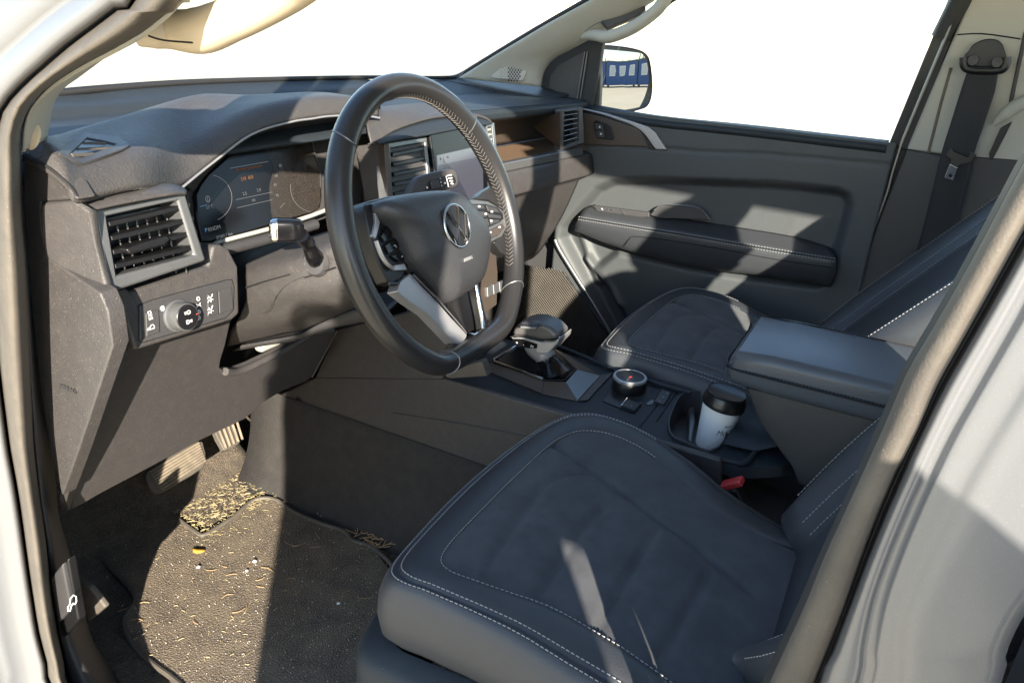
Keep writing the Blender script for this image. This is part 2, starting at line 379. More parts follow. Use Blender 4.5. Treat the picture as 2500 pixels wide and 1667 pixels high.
# left pillar trim
SI3 = [(470, -40), (413, 27), (344, 84), (268, 126), (184, 168), (126, 207), (77, 253), (52, 300), (50, 371)]
TI = [(500, -40), (452, 5), (362, 72), (312, 102), (246, 150), (196, 187), (149, 222), (128, 262), (115, 340)]
patch('pillar_trim', ext([PP(lerp2(SI3, TI, t, 14), X=x) for t, x in ((0, -.722), (.15, -.724), (.5, -.712), (.85, -.695), (1, -.672), (1.0, -.655))], ROOF_A+Vector((.02, .02, -.01))), M['beige'], body, 3, 3, .003)
lens = lathe('sun_oval', [(.0, .0), (.011, .0), (.0125, .001), (.012, .003), (.006, .0045), (0, .005)], P(84, 335, X=-.712), (-.9, -.3, .2), M['cream'], body, 20, .55, (0, 1, .3))  # cream disc stands in for an oval of sunlight on the trim
# grab handle on the left pillar
hp = [P(330, 96, X=-.70), P(366, 82, X=-.69), P(420, 74, X=-.675), P(490, 76, X=-.67), P(560, 50, X=-.67), P(640, 14, X=-.67), P(720, -30, X=-.675), P(800, -80, X=-.69)]
tube('grab_handle', hp, [.006, .0125, .0155, .018, .0165, .0155, .015, .013], M['cream'], body, n=14, sm=7, flat=1.0)
tube('handle_seam', [P(362, 88, X=-.703), P(400, 99, X=-.694), P(470, 105, X=-.69)], .0008, M['seam'], body, n=5, sm=4)
# windscreen, its rubber and the bonnet beyond it
wb = [Vector((x, .555+.03*(1-(x/.7)**2), .787-.004*(x/.7))) for x in np.linspace(-.69, .66, 9)]
wt = [Vector((x*.88, -.02+.05*(1-(x/.7)**2), 1.235)) for x in np.linspace(-.69, .66, 9)]
wm = [a.lerp(b, .5)+Vector((0, .02, .02)) for a, b in zip(wb, wt)]
patch('windscreen', [wb, wm, wt], M['glass'], body, 3, 8, .004)
tube('windscreen_seal', PP([(100, 236), (149, 227), (300, 213), (474, 201), (700, 193), (900, 189), (1050, 190), (1112, 189)], Y=.563), [.007, .006, .0055, .005, .0045, .004, .004, .004], M['rubberdk'], body, n=8, sm=4)
rp = PP([(1085, 192), (1112, 188), (1140, 174), (1221, 124), (1336, 55), (1442, -6), (1520, -55)], X=.612)
tube('windscreen_seal', rp, .0055, M['rubberdk'], body, n=8, sm=4)
bn = [[Vector((x, y, .735-.145*(y-.6)-.03*(x/.75)**2-.01*(y-.6)**2)) for x in np.linspace(-.78, .78, 7)] for y in (.60, .75, 1.0, 1.3, 1.6)]
patch('bonnet', bn, M['paint'], body, 3, 3, .004, face=Vector((0, 0, 1)))
# right pillar trim with a speaker grille and a grab handle
TL = [(1118, 191), (1221, 127), (1336, 58), (1440, 1), (1515, -42)]
TR = [(1322, 213), (1326, 180), (1351, 146), (1397, 120), (1458, 88), (1560, 28), (1650, -30)]
patch('pillar_trim', [PP(lerp2(TL, TR, t, 12), X=x) for t, x in ((0, .612), (.03, .600), (.25, .607), (.55, .622), (.85, .645), (.97, .668), (1, .69))] if False else [r + [r[-1].lerp(Vector((.645, -.10, 1.24))+(r[-1]-P(1580, -36, X=.65))*.8, f_) for f_ in (.33, .66, 1)] for r in [PP(lerp2(TL, TR, t, 12), X=x) for t, x in ((0, .612), (.03, .600), (.25, .607), (.55, .622), (.85, .645), (.97, .668), (1, .69))]], M['beige'], body, 3, 4, .003)
gc = cB([(1040, 488), (1100, 440), (1230, 405), (1278, 410), (1284, 425), (1250, 505), (1235, 518), (1060, 500)])
def Xg(p): return .612+.02*((p[0]-1200)/90)
gpl = (P(1235, 178, X=.612), Vector((-.86, -.46, .22)).normalized())
gp = [P(x, y, pl=gpl) for x, y in gc]
sg = slab('speaker_grille', gp, .004, M['beige'], body, .001, out=.0015)
hol = []
for i in range(9):
    for j in range(7):
        x, y = 1100+i*18+(j % 2)*9, 437+j*13
        if x > 1240-abs(y-450)*.25 or y < 440-(x-1100)*.2+0: continue
        hol.append((x, y))
n_ = gpl[1]; hv = []
for x, y in hol:
    c = P(*cB([(x, y)])[0], pl=gpl)+n_*.0018; a = Vector((0, 0, 1)).cross(n_).normalized(); b = n_.cross(a); r = .0030 if x > 1150 else .0014
    hv.append(([c+a*r, c+b*r, c-a*r, c-b*r, c-n_*.003], [[0, 1, 4], [1, 2, 4], [2, 3, 4], [3, 0, 4]]))
hv2 = [([v for v in a[:4]]+[a[4]], [[0, 1, 2, 3]]) for a, b in hv]
merge('grille_holes', hv2, M['black'], sg, smooth=False, stuff=True)
hb = [P(*q, X=x) for q, x in zip(cB([(1600, 235), (1700, 225), (1800, 235), (1960, 170), (2090, 75), (2150, 0), (2230, -120)]), (.655, .635, .62, .615, .615, .618, .64))]
tube('grab_handle', hb, [.008, .013, .0145, .0145, .0145, .0145, .013], M['beige'], body, n=12, sm=6)
slab('handle_recess', PP(cB([(1725, 130), (1725, 85), (1765, 42), (1850, 0), (1900, -30), (2030, -30), (2030, 75), (1990, 110), (1785, 195)]), pl=(P(1450, 30, X=.645), Vector((-.9, -.2, .3)).normalized())), .02, M['plastic'], body, .004, out=.012)
tube('handle_cap_seam', PP(cB([(1640, 205), (1720, 150), (1770, 155), (1785, 200)]), X=.61), .0007, M['seam'], body, n=5, sm=3)
slab('frame_end', PP(cB([(2160, -20), (2260, -20), (2185, 25), (2150, 60)]), X=.645), .01, M['rubberdk'], body)
# roof, rear wall, left rear door and sill: they close the cab
def wallbox(name, lo, hi, m, bevel=.004):
    lo, hi = Vector(lo), Vector(hi); return box(name, (lo+hi)/2, hi-lo, m, body, bevel=bevel)
patch('roof', [[Vector((x, y, 1.262+.03*(1-(x/.7)**2)-.05*max(0, (y+.1)))) for x in (-.66, -.3, 0, .3, .66)] for y in (.02, -.5, -1.1, -1.62)], M['beige'], body, 3, 3, .04, face=Vector((0, 0, -1)))
wallbox('side_panel', (.745, -1.6, -.12), (.79, .86, .70), M['plastic2'])
wallbox('side_panel', (-.79, .46, -.12), (-.757, 1.4, .72), M['paint'], .012)
wallbox('rear_wall', (-.72, -1.70, -.05), (.74, -1.64, .74), M['plastic2'])
wallbox('floor_pan', (-.74, -1.64, -.09), (.74, .80, -.03), M['carpet'])
wallbox('firewall', (-.74, .80, -.09), (.74, .86, .74), M['carpet'])
wallbox('sill', (-.80, -1.6, -.16), (-.67, .1, .02), M['paint'], .02)
wallbox('rear_door', (-.80, -1.45, -.12), (-.74, -.64, .72), M['paint'], .01)
wallbox('rear_door', (.72, -1.45, -.12), (.80, -.60, .72), M['plastic2'], .01)
slab('rear_door_glass', [Vector((-.74, -1.4, .72)), Vector((-.74, -.66, .72)), Vector((-.64, -.74, 1.2)), Vector((-.64, -1.35, 1.2))], .004, M['glass'], body, 0)
tube('roof_rail', [Vector((-.66, .05, 1.235)), Vector((-.655, -.5, 1.25)), Vector((-.655, -1.6, 1.235))], .025, M['beige'], body, n=10)
tube('roof_rail', [Vector((.66, .05, 1.22)), Vector((.655, -.5, 1.235)), Vector((.655, -1.6, 1.22))], .035, M['beige'], body, n=10)

# left B pillar beside the camera: strips between lines followed down the pillar
def line(pts): return pts
B = [ # (line in the photograph, X of the line)
 ([(2560, 250), (2345, 655), (2200, 905), (2140, 1040), (2075, 1190), (2005, 1340), (1940, 1490), (1870, 1640), (1845, 1700)], -.700),
 ([(2572, 260), (2362, 655), (2216, 905), (2158, 1040), (2090, 1190), (2018, 1345), (1960, 1490), (1890, 1640), (1865, 1700)], -.722),
 ([(2625, 320), (2420, 690), (2275, 950), (2240, 1040), (2165, 1190), (2110, 1330), (2062, 1470), (1995, 1640), (1970, 1700)], -.734),
 ([(2650, 330), (2445, 700), (2302, 950), (2258, 1040), (2190, 1190), (2130, 1330), (2078, 1470), (2014, 1640), (1990, 1700)], -.729),
 ([(2680, 350), (2480, 720), (2335, 970), (2290, 1060), (2225, 1200), (2165, 1340), (2118, 1480), (2085, 1640), (2075, 1700)], -.734),
 ([(2720, 380), (2520, 760), (2375, 1010), (2330, 1090), (2268, 1220), (2212, 1350), (2165, 1490), (2140, 1640), (2135, 1700)], -.736),
 ([(2780, 420), (2580, 800), (2420, 1060), (2375, 1130), (2310, 1260), (2250, 1380), (2200, 1500), (2180, 1640), (2178, 1700)], -.738),
 ([(2860, 500), (2680, 850), (2540, 1130), (2470, 1240), (2400, 1340), (2350, 1430), (2300, 1540), (2275, 1650), (2270, 1700)], -.744),
 ([(3000, 560), (2850, 900), (2720, 1200), (2640, 1330), (2560, 1430), (2500, 1500), (2460, 1580), (2440, 1660), (2435, 1700)], -.748)]
def strip(name, idx, m, extra=()):
    rows = []
    for i in idx:
        if isinstance(i, tuple): a, b, t, x = i; rows.append(PP(lerp2(B[a][0], B[b][0], t, 14), X=x))
        else: rows.append(PP(lerp2(B[i][0], B[i][0], 0, 14), X=B[i][1]))
    dm = sum(((r[-1]-r[-4]).normalized() for r in rows), Vector())/len(rows)
    rows = [r+[r[-1]+dm*.2, r[-1]+dm*.5] for r in ext(rows, ROOF_B)]
    return patch(name, rows, m, body, 3, 3, .003)
strip('pillar_trim', [0, (0, 1, .5, -.712), 1], M['rubberdk'])
strip('door_seal', [1, (1, 2, .08, -.734), (1, 2, .25, -.7395), (1, 2, .55, -.742), (1, 2, .85, -.741), 2], M['rubber'])
strip('seal_groove', [2, (2, 3, .5, -.722), 3], M['rubberdk'])
strip('pillar_panel', [3, (3, 4, .4, -.7335), 4, (4, 5, .3, -.731), (4, 5, .7, -.733), 5, 6, (6, 7, .3, -.742), 7, 8], M['paint'])
wallbox('pillar_core', (-.735, -.70, .0), (-.665, -.635, 1.23), M['plastic2'], .01)
# ================================================================ dashboard
dash = root('dashboard', (0, .45, .45), 'dark grained dashboard with silver air vents, digital instruments and open passenger shelf', 'dashboard')
# padded driver's hood: back edge to front edge
back = [P(115, 340, Z=.783), P(140, 328, Z=.785), P(172, 316, Z=.787), P(215, 301, Z=.789), P(300, 277, Y=.40), P(385, 250, Y=.41), P(455, 229, Y=.42), P(510, 222, Y=.42), P(590, 229, Y=.41), P(680, 226, Y=.40), P(755, 222, Y=.39), P(823, 227, Y=.37), P(880, 240, Y=.34), P(930, 262, Y=.32)]
front = [P(57, 380, X=-.703), P(115, 407, X=-.704), P(163, 447, X=-.702), P(192, 484, X=-.697), P(276, 463, Y=.192), P(364, 448, Y=.20), P(436, 455, Y=.245), P(517, 390, Y=.268), P(612, 321, Y=.27), P(708, 291, Y=.27), P(760, 283, Y=.27), P(804, 277, Y=.27), P(876, 275, Y=.27), P(925, 282, Y=.27)]
rows = []
for t, z, f in ((0, -.012, .0), (.04, .0, 0), (.35, .008, 0), (.62, .015, 0), (.8, .018, 0), (.9, .0145, 0), (.97, .006, 0), (1.0, 0, 0), (1.0, -.006, .004)):
    rows.append([a.lerp(b, t)+Vector((0, f, z)) for a, b in zip(back, front)])
pad_ = patch('pad', rows, M['pad'], dash, 6, 3, .003, face=Vector((-.2, -.3, 1)), relax=5)
tube('pad_seam', front[:4], .0016, M['seam'], dash, n=6, sm=5)
tube('hood_edge', [p+Vector((0, -.001, -.004)) for p in front[6:]], .0016, M['silver'], dash, n=6, sm=5)
# demister vent in the pad
c0 = onto(pad_, 225, 368, .0); _a, _b, _c = onto(pad_, 150, 380, 0), onto(pad_, 310, 360, 0), onto(pad_, 210, 400, 0)
_n = (_b-_a).cross(_c-_a).normalized(); _n = -_n if _n.z < 0 else _n
dpl = (c0+_n*.001, _n)
dq = lambda L: [onto(pad_, x, y, .0) or P(x, y, pl=dpl) for x, y in cA(L)]
do = dq([(370, 990), (540, 860), (760, 890), (830, 940), (780, 970), (530, 1060), (450, 1030)]); di = dq([(440, 1000), (550, 895), (660, 915), (740, 935), (700, 955), (520, 1020), (480, 1010)])
dv = ring('demister_vent', do, di, .012, M['plastic2'], dash, .0015, .003)
slab('vent_hole', di, .004, M['black'], dv, 0, out=.0012)
for a, b in (((520, 925), (660, 925)), ((480, 965), (700, 955)), ((445, 1000), (590, 995))):
    p, q = dq([a, b]); m_ = (p+q)/2; d = (q-p).normalized(); n = dpl[1]; s = n.cross(d)
    box('slat', m_+n*.0026, ((q-p).length, .0042, .0022), M['rubber'], dv, (d, s, n), .0006)
# trough behind the pad and flat top in front of the passenger
def ZZ(y): return .772
sl_ = [Vector((-.70, .563, .806))]+PP([(149, 232), (300, 218), (474, 206), (620, 200), (760, 196), (900, 194)], Y=.563)
xs_d = [p.x for p in sl_]
deck = [[Vector((x, y, z)) for x in xs_d] for y, z in ((.30, .745), (.36, .768), (.47, .772), (.50, .774), (.512, .785))]+[[p+Vector((0, -.02, -.006)) for p in sl_], sl_, [p+Vector((0, .04, -.004)) for p in sl_]]
patch('dash_top', deck, M['deck'], dash, 3, 3, .004, face=Vector((0, 0, 1)), ang=25)
xs = [-.02, .1, .25, .4, .55, .66, .74]
def prof(L, m, name, xs=xs, **k):
    rows = []
    for y, z in L: rows.append([Vector((x, y-.03*((x-.1)/.55) if k.get('sl', True) else y, z-.006*((x)/.6))) for x in xs])
    return patch(name, rows, m, dash, 3, k.get('nv', 3), .004, face=k.get('face'), ang=k.get('ang', 30), lin=k.get('lin', False))
slab('corner_cover', [Vector((.50, .60, .789)), Vector((.76, .60, .789)), Vector((.76, .30, .773)), Vector((.62, .30, .760))], .02, M['deck'], dash, .002, face=Vector((0, 0, 1)))
prof([(.60, .790), (.57, .788), (.46, .772), (.45, .770), (.30, .765), (.285, .763), (.277, .758), (.276, .752), (.28, .742), (.30, .735), (.34, .728), (.36, .724)], M['deck'], 'passenger_top', ang=22, face=Vector((0, -.5, 1)))
prof([(.36, .732), (.375, .70), (.385, .662)], M['brown'], 'shelf_back', face=Vector((0, -1, 0)))
prof([(.388, .660), (.33, .655), (.262, .652)], M['wood'], 'shelf', face=Vector((0, 0, 1)))
def bar(name, y0, y1, z0, z1, x0, x1, m, bev=.003):
    f = lambda x: -.03*((x-.1)/.55); g = lambda x: -.006*(x/.6)
    v = []
    for x in (x0, x1):
        for y, z in ((y0, z0), (y1, z0), (y1, z1), (y0, z1)): v.append(Vector((x, y+f(x), z+g(x))))
    return obj(name, v, [[0, 3, 2, 1], [4, 5, 6, 7], [0, 1, 5, 4], [1, 2, 6, 5], [2, 3, 7, 6], [3, 0, 4, 7]], m, dash, True, bev, 3, ang=35)
bar('shelf_edge', .244, .262, .641, .660, .165, .63, M['frame'])
bar('shelf_edge_cap', .240, .264, .640, .664, .14, .185, M['silver'], .004)
prof([(.262, .644), (.247, .640), (.241, .634), (.236, .612), (.234, .595), (.238, .588), (.262, .575)], M['plastic'], 'passenger_fascia', xs=[.02, .1, .25, .4, .55, .68], face=Vector((0, -1, 0)))
prof([(.258, .577), (.263, .57), (.30, .47), (.36, .36), (.40, .33)], M['plastic'], 'glovebox', xs=[.02, .15, .3, .45, .60, .66], face=Vector((0, -1, 0)))
# passenger end vent
vq = lambda L, y=.235: [P(x, y_, pl=(P(1385, 320, Y=.222), Vector((-.28, -.96, 0)).normalized())) for x, y_ in cQ(L)]
pv = ring('air_vent', vq([(690, 290), (905, 255), (925, 610), (680, 690)]), vq([(722, 300), (870, 285), (875, 590), (712, 650)]), .02, M['frame'], dash, .003, .004)
slab('vent_core', vq([(715, 295), (880, 280), (885, 600), (705, 660)]), .004, M['black'], pv, 0, out=-.02)
for i in range(6):
    a, b = vq([(722, 345+i*52), (872, 322+i*48)]); d = (b-a).normalized(); box('slat', (a+b)/2+Vector((0, .008, 0)), ((b-a).length, .014, .0022), M['black'], pv, (d, Vector((0, 1, 0)), Vector((0, 0, 1))), .0008)
    tube('slat_edge', [a+Vector((.004, .0, .001)), b+Vector((-.004, .0, .001))], .0007, M['silver'], pv, n=5)
slab('vent_tab', vq([(790, 480), (830, 465), (835, 520), (795, 530)]), .008, M['black'], pv, .001)
wg = [P(*cQ([(412, 455)])[0], Y=.33), P(*cQ([(690, 290)])[0], Y=.222), P(*cQ([(690, 685)])[0], Y=.222)]
slab('vent_wing', wg, .006, M['brown'], dash, .002)
# ---- driver's vent
vpl = (P(360, 600, Y=.19), Vector((0, -.985, .17)).normalized())
vq = lambda L, h=0: [P(x, y, pl=(vpl[0]+vpl[1]*h, vpl[1])) for x, y in cJ(L)]
dvn = ring('air_vent', vq([(512, 318), (1272, 168), (1448, 738), (648, 1008)]), vq([(618, 368), (1205, 240), (1345, 690), (700, 862)]), .035, M['frame'], dash, .0045, 0, seg=3)
slab('vent_core', vq([(600, 350), (1230, 220), (1370, 710), (680, 880)], -.032), .004, M['black'], dvn, 0)
for i, (a, b) in enumerate((((620, 432), (1250, 288)), ((640, 550), (1282, 400)), ((655, 665), (1312, 510)), ((672, 782), (1345, 618)))):
    p, q = vq([a, b], -.004); d = (q-p).normalized(); n = vpl[1]; w = d.cross(n).normalized()
    if w.z < 0: w = -w
    L_ = (q-p).length; pts = [p+n*.003, p+d*L_*.5+n*.004, q+n*.001, q-n*.008, p+d*L_*.75-n*.02, p+d*L_*.3-n*.024, p-n*.018]
    N_ = len(pts); v = [x+w*.0026 for x in pts]+[x-w*.0026 for x in pts]
    obj('slat', v, [list(range(N_)), list(range(2*N_-1, N_-1, -1))]+[[k, (k+1) % N_, (k+1) % N_+N_, k+N_] for k in range(N_)], M['black'], dvn, True, .0012, 2, ang=35)
    e = q-n*.001; lathe('scoop', [(.0, 0), (.0042, 0), (.0046, -.002), (0, -.003)], e+d*.003, n, M['rubberdk'], dvn, 14, 1.8, d)
for k in range(7):
    p, q = vq([(690+k*85, 380), (770+k*85, 840)], -.022); tube('vane', [p, q], .0014, M['black'], dvn, n=5)
tb = vq([(765, 640), (900, 590), (1110, 530), (1140, 560), (1100, 610), (900, 665), (800, 690)], .004)
slab('vent_tab', tb, .014, M['black'], dvn, .003, out=.002)
# housing round it: side cheek and top lip
ck = [P(*q, X=x) for q, x in zip(cJ([(80, 255), (340, 237), (505, 320), (535, 600), (645, 1008), (562, 1012), (130, 722), (72, 500), (62, 310)]), (-.702, -.699, -.684, -.682, -.684, -.69, -.700, -.703, -.704))]
slab('vent_cheek', ck, .01, M['plastic'], dash, .004, 3, out=.002)
lip = [[P(*q, Y=y) for q, y in zip(L, ys)] for L, ys in ((cJ([(350, 238), (600, 168), (1000, 96), (1180, 100), (1275, 140)]), (.21, .215, .222, .23, .24)), (cJ([(420, 262), (640, 210), (1010, 140), (1180, 125), (1285, 158)]), (.197, .197, .2, .205, .215)), (cJ([(505, 312), (700, 268), (1020, 205), (1180, 172), (1280, 168)]), (.188, .188, .189, .19, .195)))]
patch('vent_lip', lip, M['plastic'], dash, 4, 4, .004, face=Vector((0, -.5, 1)))
# end cap facing the door
ec = [(57, 380), (115, 406), (165, 448), (190, 488), (99, 494), (98, 508), (101, 567), (118, 631), (244, 716), (262, 760), (275, 845), (191, 1100), (151, 1212), (122, 1100), (99, 959), (80, 787), (69, 653), (57, 500)]
es = slab('end_cap', [P(x, y, X=-.700-.012*((y-380)/800)*0) for x, y in ec], .02, M['plastic'], dash, .0025)
o = P(146, 946, X=-.7014); u = P(188, 962, X=-.7014)-o
text('airbag_lettering', 'AIRBAG', o, u, (0, .3, 1), .006, M['plastic2'], es, .0004)
# switch pod below the vent
ppl = (P(440, 770, Y=.198), Vector((0, -.99, .14)).normalized())
pq = lambda L, h=0: [P(x, y, pl=(ppl[0]+ppl[1]*h, ppl[1])) for x, y in L]
podF = cJ([(610, 1030), (720, 1015), (1452, 780), (1478, 700), (1500, 606), (1560, 598), (1640, 640), (1715, 790), (1728, 1180), (1660, 1238), (852, 1490), (800, 1330), (720, 1105)])
pod = slab('switch_pod', pq(podF), .09, M['plastic'], dash, .005, 3)
ps = [P(*q, Y=y) for q, y in zip(cJ([(562, 1014), (625, 1030), (722, 1105), (800, 1330), (852, 1490), (750, 1500), (662, 1442)]), (.235, .204, .201, .2, .202, .23, .236))]
slab('pod_cheek', ps, .02, M['plastic'], dash, .003)
sp = pq(cJ([(880, 1110), (1000, 1062), (1600, 902), (1655, 895), (1672, 960), (1665, 1150), (1600, 1215), (920, 1418), (880, 1400)]), .0)
swp = slab('switch_panel', sp, .006, M['plastic2'], dash, .002, out=.0022)
tube('panel_groove', sp+[sp[0]], .0009, M['seam'], swp, n=5)
kc = pq([cJ([(1190, 1195)])[0]], .0)[0]; kn = ppl[1]
knob = lathe('light_knob', [(.0185, -.002), (.0185, .004), (.0165, .005), (.0162, .018), (.0155, .0195), (.0145, .0198)], kc, kn, M['frame'], swp, 36)
lathe('knob_face', [(.0146, 0), (.0146, .0005), (.0138, .0012), (0, .0012)], kc+kn*.0195, kn, M['black'], knob, 36)
kw = Vector((0, .14, .99)); kx = Vector((1, 0, 0))
text('knob_symbol', '\u2261D', kc+kn*.0205+kx*-.004+kw*.003, kx, kw, .0048, M['white'], knob)
text('knob_symbol', 'D\u2261', kc+kn*.0205+kx*-.004+kw*-.0075, kx, kw, .0048, M['white'], knob)
box('knob_pointer', kc+kn*.0208+kx*.0128, (.003, .001, .0008), M['red'], knob, (kx, kw, kn), .0002)
def btn(name, L, m, par, out=.004, th=.004, bev=.001): return slab(name, pq(cJ(L)), th, m, par, bev, out=out)
b1 = btn('button', [(922, 1170), (1030, 1140), (1040, 1330), (930, 1368)], M['plastic2'], swp)
b2 = btn('button', [(1438, 1018), (1522, 995), (1530, 1180), (1440, 1205)], M['plastic2'], swp)
btn('blank_cover', [(1530, 992), (1640, 950), (1655, 1140), (1540, 1178)], M['plastic2'], swp, .0035)
def glyph(kind, c, r, par):
    """small white pictograms on the switches"""
    c = pq([cJ([c])[0]], .0055)[0]; X_, Z_ = kx, kw; r = r*.000024
    def pt(a, b): return c+X_*a*r+Z_*b*r
    T_ = lambda L: tube('symbol', [pt(a, b) for a, b in L], .00055, M['white'], par, n=4)
    if kind == 'lamp': T_([(-4, 5), (-4, 12), (4, 12), (4, 5), (-4, 5)]); T_([(-6, 0), (6, 0)]); T_([(-6, -6), (6, -6)]); T_([(-6, -10), (6, -10)])
    if kind == 'car': T_([(-12, -2), (-9, 2), (-2, 3), (2, 8), (8, 8), (11, 2), (10, -3), (-12, -2)])
    if kind == 'O': T_([(5*math.cos(t), 6*math.sin(t)) for t in np.linspace(0, 6.3, 13)])
    if kind == 'X': T_([(-8, 5), (-3, 0), (-8, -5)]); T_([(8, 5), (3, 0), (8, -5)]); T_([(-3, 0), (3, 0)])
    if kind == 'D': T_([(0, 6), (5, 5), (6, 0), (5, -5), (0, -6), (0, 6)]); [T_([(-8, q), (-3, q-1)]) for q in (5, 0, -5)]
    if kind == 'sun': T_([(3.5*math.cos(t), 3.5*math.sin(t)) for t in np.linspace(0, 6.3, 10)]); [T_([(5.5*math.cos(t), 5.5*math.sin(t)), (8*math.cos(t), 8*math.sin(t))]) for t in np.linspace(0, 5.5, 8)]
    if kind == 'dim': T_([(-9, -7), (-4, -2)]); T_([(-4, 8), (-1, 2), (5, 4), (9, 10)]); T_([(0, -8), (2, -1), (8, -4)]); T_([(-8, 3), (-3, 4)])
glyph('lamp', (978, 1195), 17, b1); glyph('car', (985, 1300), 17, b1); glyph('dim', (1478, 1055), 20, b2); glyph('dim', (1480, 1150), 20, b2)
glyph('sun', (1080, 1135), 16, swp); glyph('O', (1378, 1055), 16, swp); glyph('X', (1380, 1108), 16, swp); glyph('D', (1380, 1165), 16, swp); glyph('D', (1380, 1215), 16, swp)
# knee panel with the opening under the column
kpl = (Vector((-.6, .245, .55)), Vector((0, -.915, -.404)).normalized())
kq = lambda L, h=0: [P(x, y, pl=(kpl[0]+kpl[1]*h, kpl[1])) for x, y in L]
kn_out = [(298, 860), (329, 852), (566, 778), (552, 840), (540, 880), (537, 898), (548, 905), (575, 905), (610, 892), (680, 858), (750, 818), (823, 806), (792, 864), (762, 919), (748, 932), (689, 955), (640, 985), (597, 1024), (486, 1077), (356, 1147), (250, 1203), (207, 1228), (172, 1246), (182, 1209), (232, 1067), (270, 950)]
slab('knee_panel', kq(kn_out), .012, M['plastic'], dash, .003)
tube('knee_edge', kq([(550, 907), (578, 908), (612, 895), (682, 861), (752, 822)], .002), .006, M['plastic'], dash, n=8, sm=4)
st_ = kq([(276, 848), (298, 861), (270, 950), (232, 1067), (182, 1209), (172, 1246), (166, 1252), (158, 1205), (194, 1100), (240, 960)], .0)
slab('knee_side', [P(276, 848, X=-.69), P(300, 861, Y=.243), P(270, 950, pl=kpl), P(232, 1067, pl=kpl), P(182, 1209, pl=kpl), P(168, 1248, pl=kpl), P(163, 1225, X=-.692), P(194, 1103, X=-.694), P(236, 975, X=-.693)], .01, M['plastic'], dash, .002)
box('foot_well_liner', (-.40, .50, .60), (.5, .02, .3), M['black'], dash)
obj('column_liner', [(-.60, .40, .50), (-.12, .40, .50), (-.12, .42, .36), (-.60, .42, .36), (-.60, .48, .62), (-.12, .48, .62)], [[0, 1, 2, 3], [0, 4, 5, 1]], M['black'], dash, solid=.004)
obj('bracket', *boxvf(P(655, 838, Y=.36), (.05, .02, .018)), M['beige'], dash, True, .008, 3)
# ---- instrument hood throat and the display
hood = [P(436, 457, Y=.247), P(470, 430, Y=.26), P(517, 394, Y=.268), P(612, 325, Y=.27), P(708, 295, Y=.27), P(804, 281, Y=.27), P(890, 277, Y=.27)]
dpl2 = (P(630, 470, Y=.335), Vector((0, -.96, .28)).normalized())
cq = lambda L, h=0: [P(x, y, pl=(dpl2[0]+dpl2[1]*h, dpl2[1])) for x, y in L]
dtop = cq([(474, 470), (488, 448), (509, 422), (566, 368), (640, 340), (745, 322), (840, 305)])
patch('hood_throat', [hood, [a.lerp(b, .5)+Vector((0, 0, .004)) for a, b in zip(hood, dtop)], dtop], M['plastic'], dash, 5, 4, .004)
slab('cluster_surround', cq([(455, 470), (509, 405), (612, 325), (830, 295), (900, 330), (880, 540), (804, 530), (680, 575), (520, 615), (465, 600)], -.008), .01, M['plastic'], dash, .002)
dsp = [(494, 592), (482, 536), (478, 475), (490, 450), (509, 425), (566, 375), (612, 352), (712, 333), (755, 326), (762, 340), (769, 367), (782, 406), (785, 478), (781, 505), (762, 519), (640, 556), (536, 590)]
disp = slab('instrument_display', cq(dsp), .008, M['gloss'], dash, .002)
M['dash_white'] = mat('display white', (.05, .05, .05), .6, emit=((.75, .8, .85), .05))
M['dash_blue'] = mat('display blue', (.1, .1, .1), .6, emit=((.2, .5, 1), .09))
M['dash_orange'] = mat('display orange', (.1, .05, .02), .6, emit=((1, .33, .08), .02))
du, dw = (cq([(700, 480)])[0]-cq([(640, 495)])[0]).normalized(), Vector((0, .28, .96))
def dtx(s, at, h, m='dash_white', name='display_text'):
    return text(name, s, cq([cK([at])[0]], .0004)[0], du, dw, h, M[m], disp, .0001)
dtx('P', (240, 1128), .0055, 'dash_blue'); dtx('RNDM', (268, 1122), .0055); dtx('37589.7 km', (345, 1195), .0045)
dtx('53\u00b0C', (250, 905), .0042); dtx('2.5', (600, 775), .0046); dtx('2.4', (735, 740), .0046); dtx('OK', (685, 835), .0036)
dtx('218  828', (582, 635), .0048, 'dash_orange').name = 'display_text'
dtx('20', (915, 790), .0046); dtx('40', (895, 690), .0046); dtx('60', (905, 600), .0046); dtx('80', (945, 505), .0046)
def dln(L, m='dash_white', r=.0004): tube('display_line', cq(cK(L), .0005), r, M[m], disp, n=4)
dln([(475, 515), (840, 450)]); dln([(535, 815), (880, 742)]); dln([(545, 893), (880, 815)])
for k in range(9):
    a = 535+k*28; y = 530-k*4.6+random.uniform(-3, 3); dln([(a, y+5), (a+22, y-2)], 'dash_orange', .0011)
cc = [(265+230*math.cos(t)*1.0, 800+225*math.sin(t)) for t in np.linspace(-1.35, 1.15, 22)]; dln(cc, r=.0004)
cc = [(1290+235*math.cos(t), 700+235*math.sin(t)) for t in np.linspace(3.3, 1.75, 18)]; dln(cc, r=.0004)
dln([(262+20*math.cos(t), 808+28*math.sin(t)) for t in np.linspace(0, 6.3, 14)], r=.0006); dln([(262, 790), (262, 826)], r=.0006)
dln([(190, 880), (250, 865)], 'dash_blue')
dln([(958, 895), (985, 855), (1000, 850)], r=.0005)
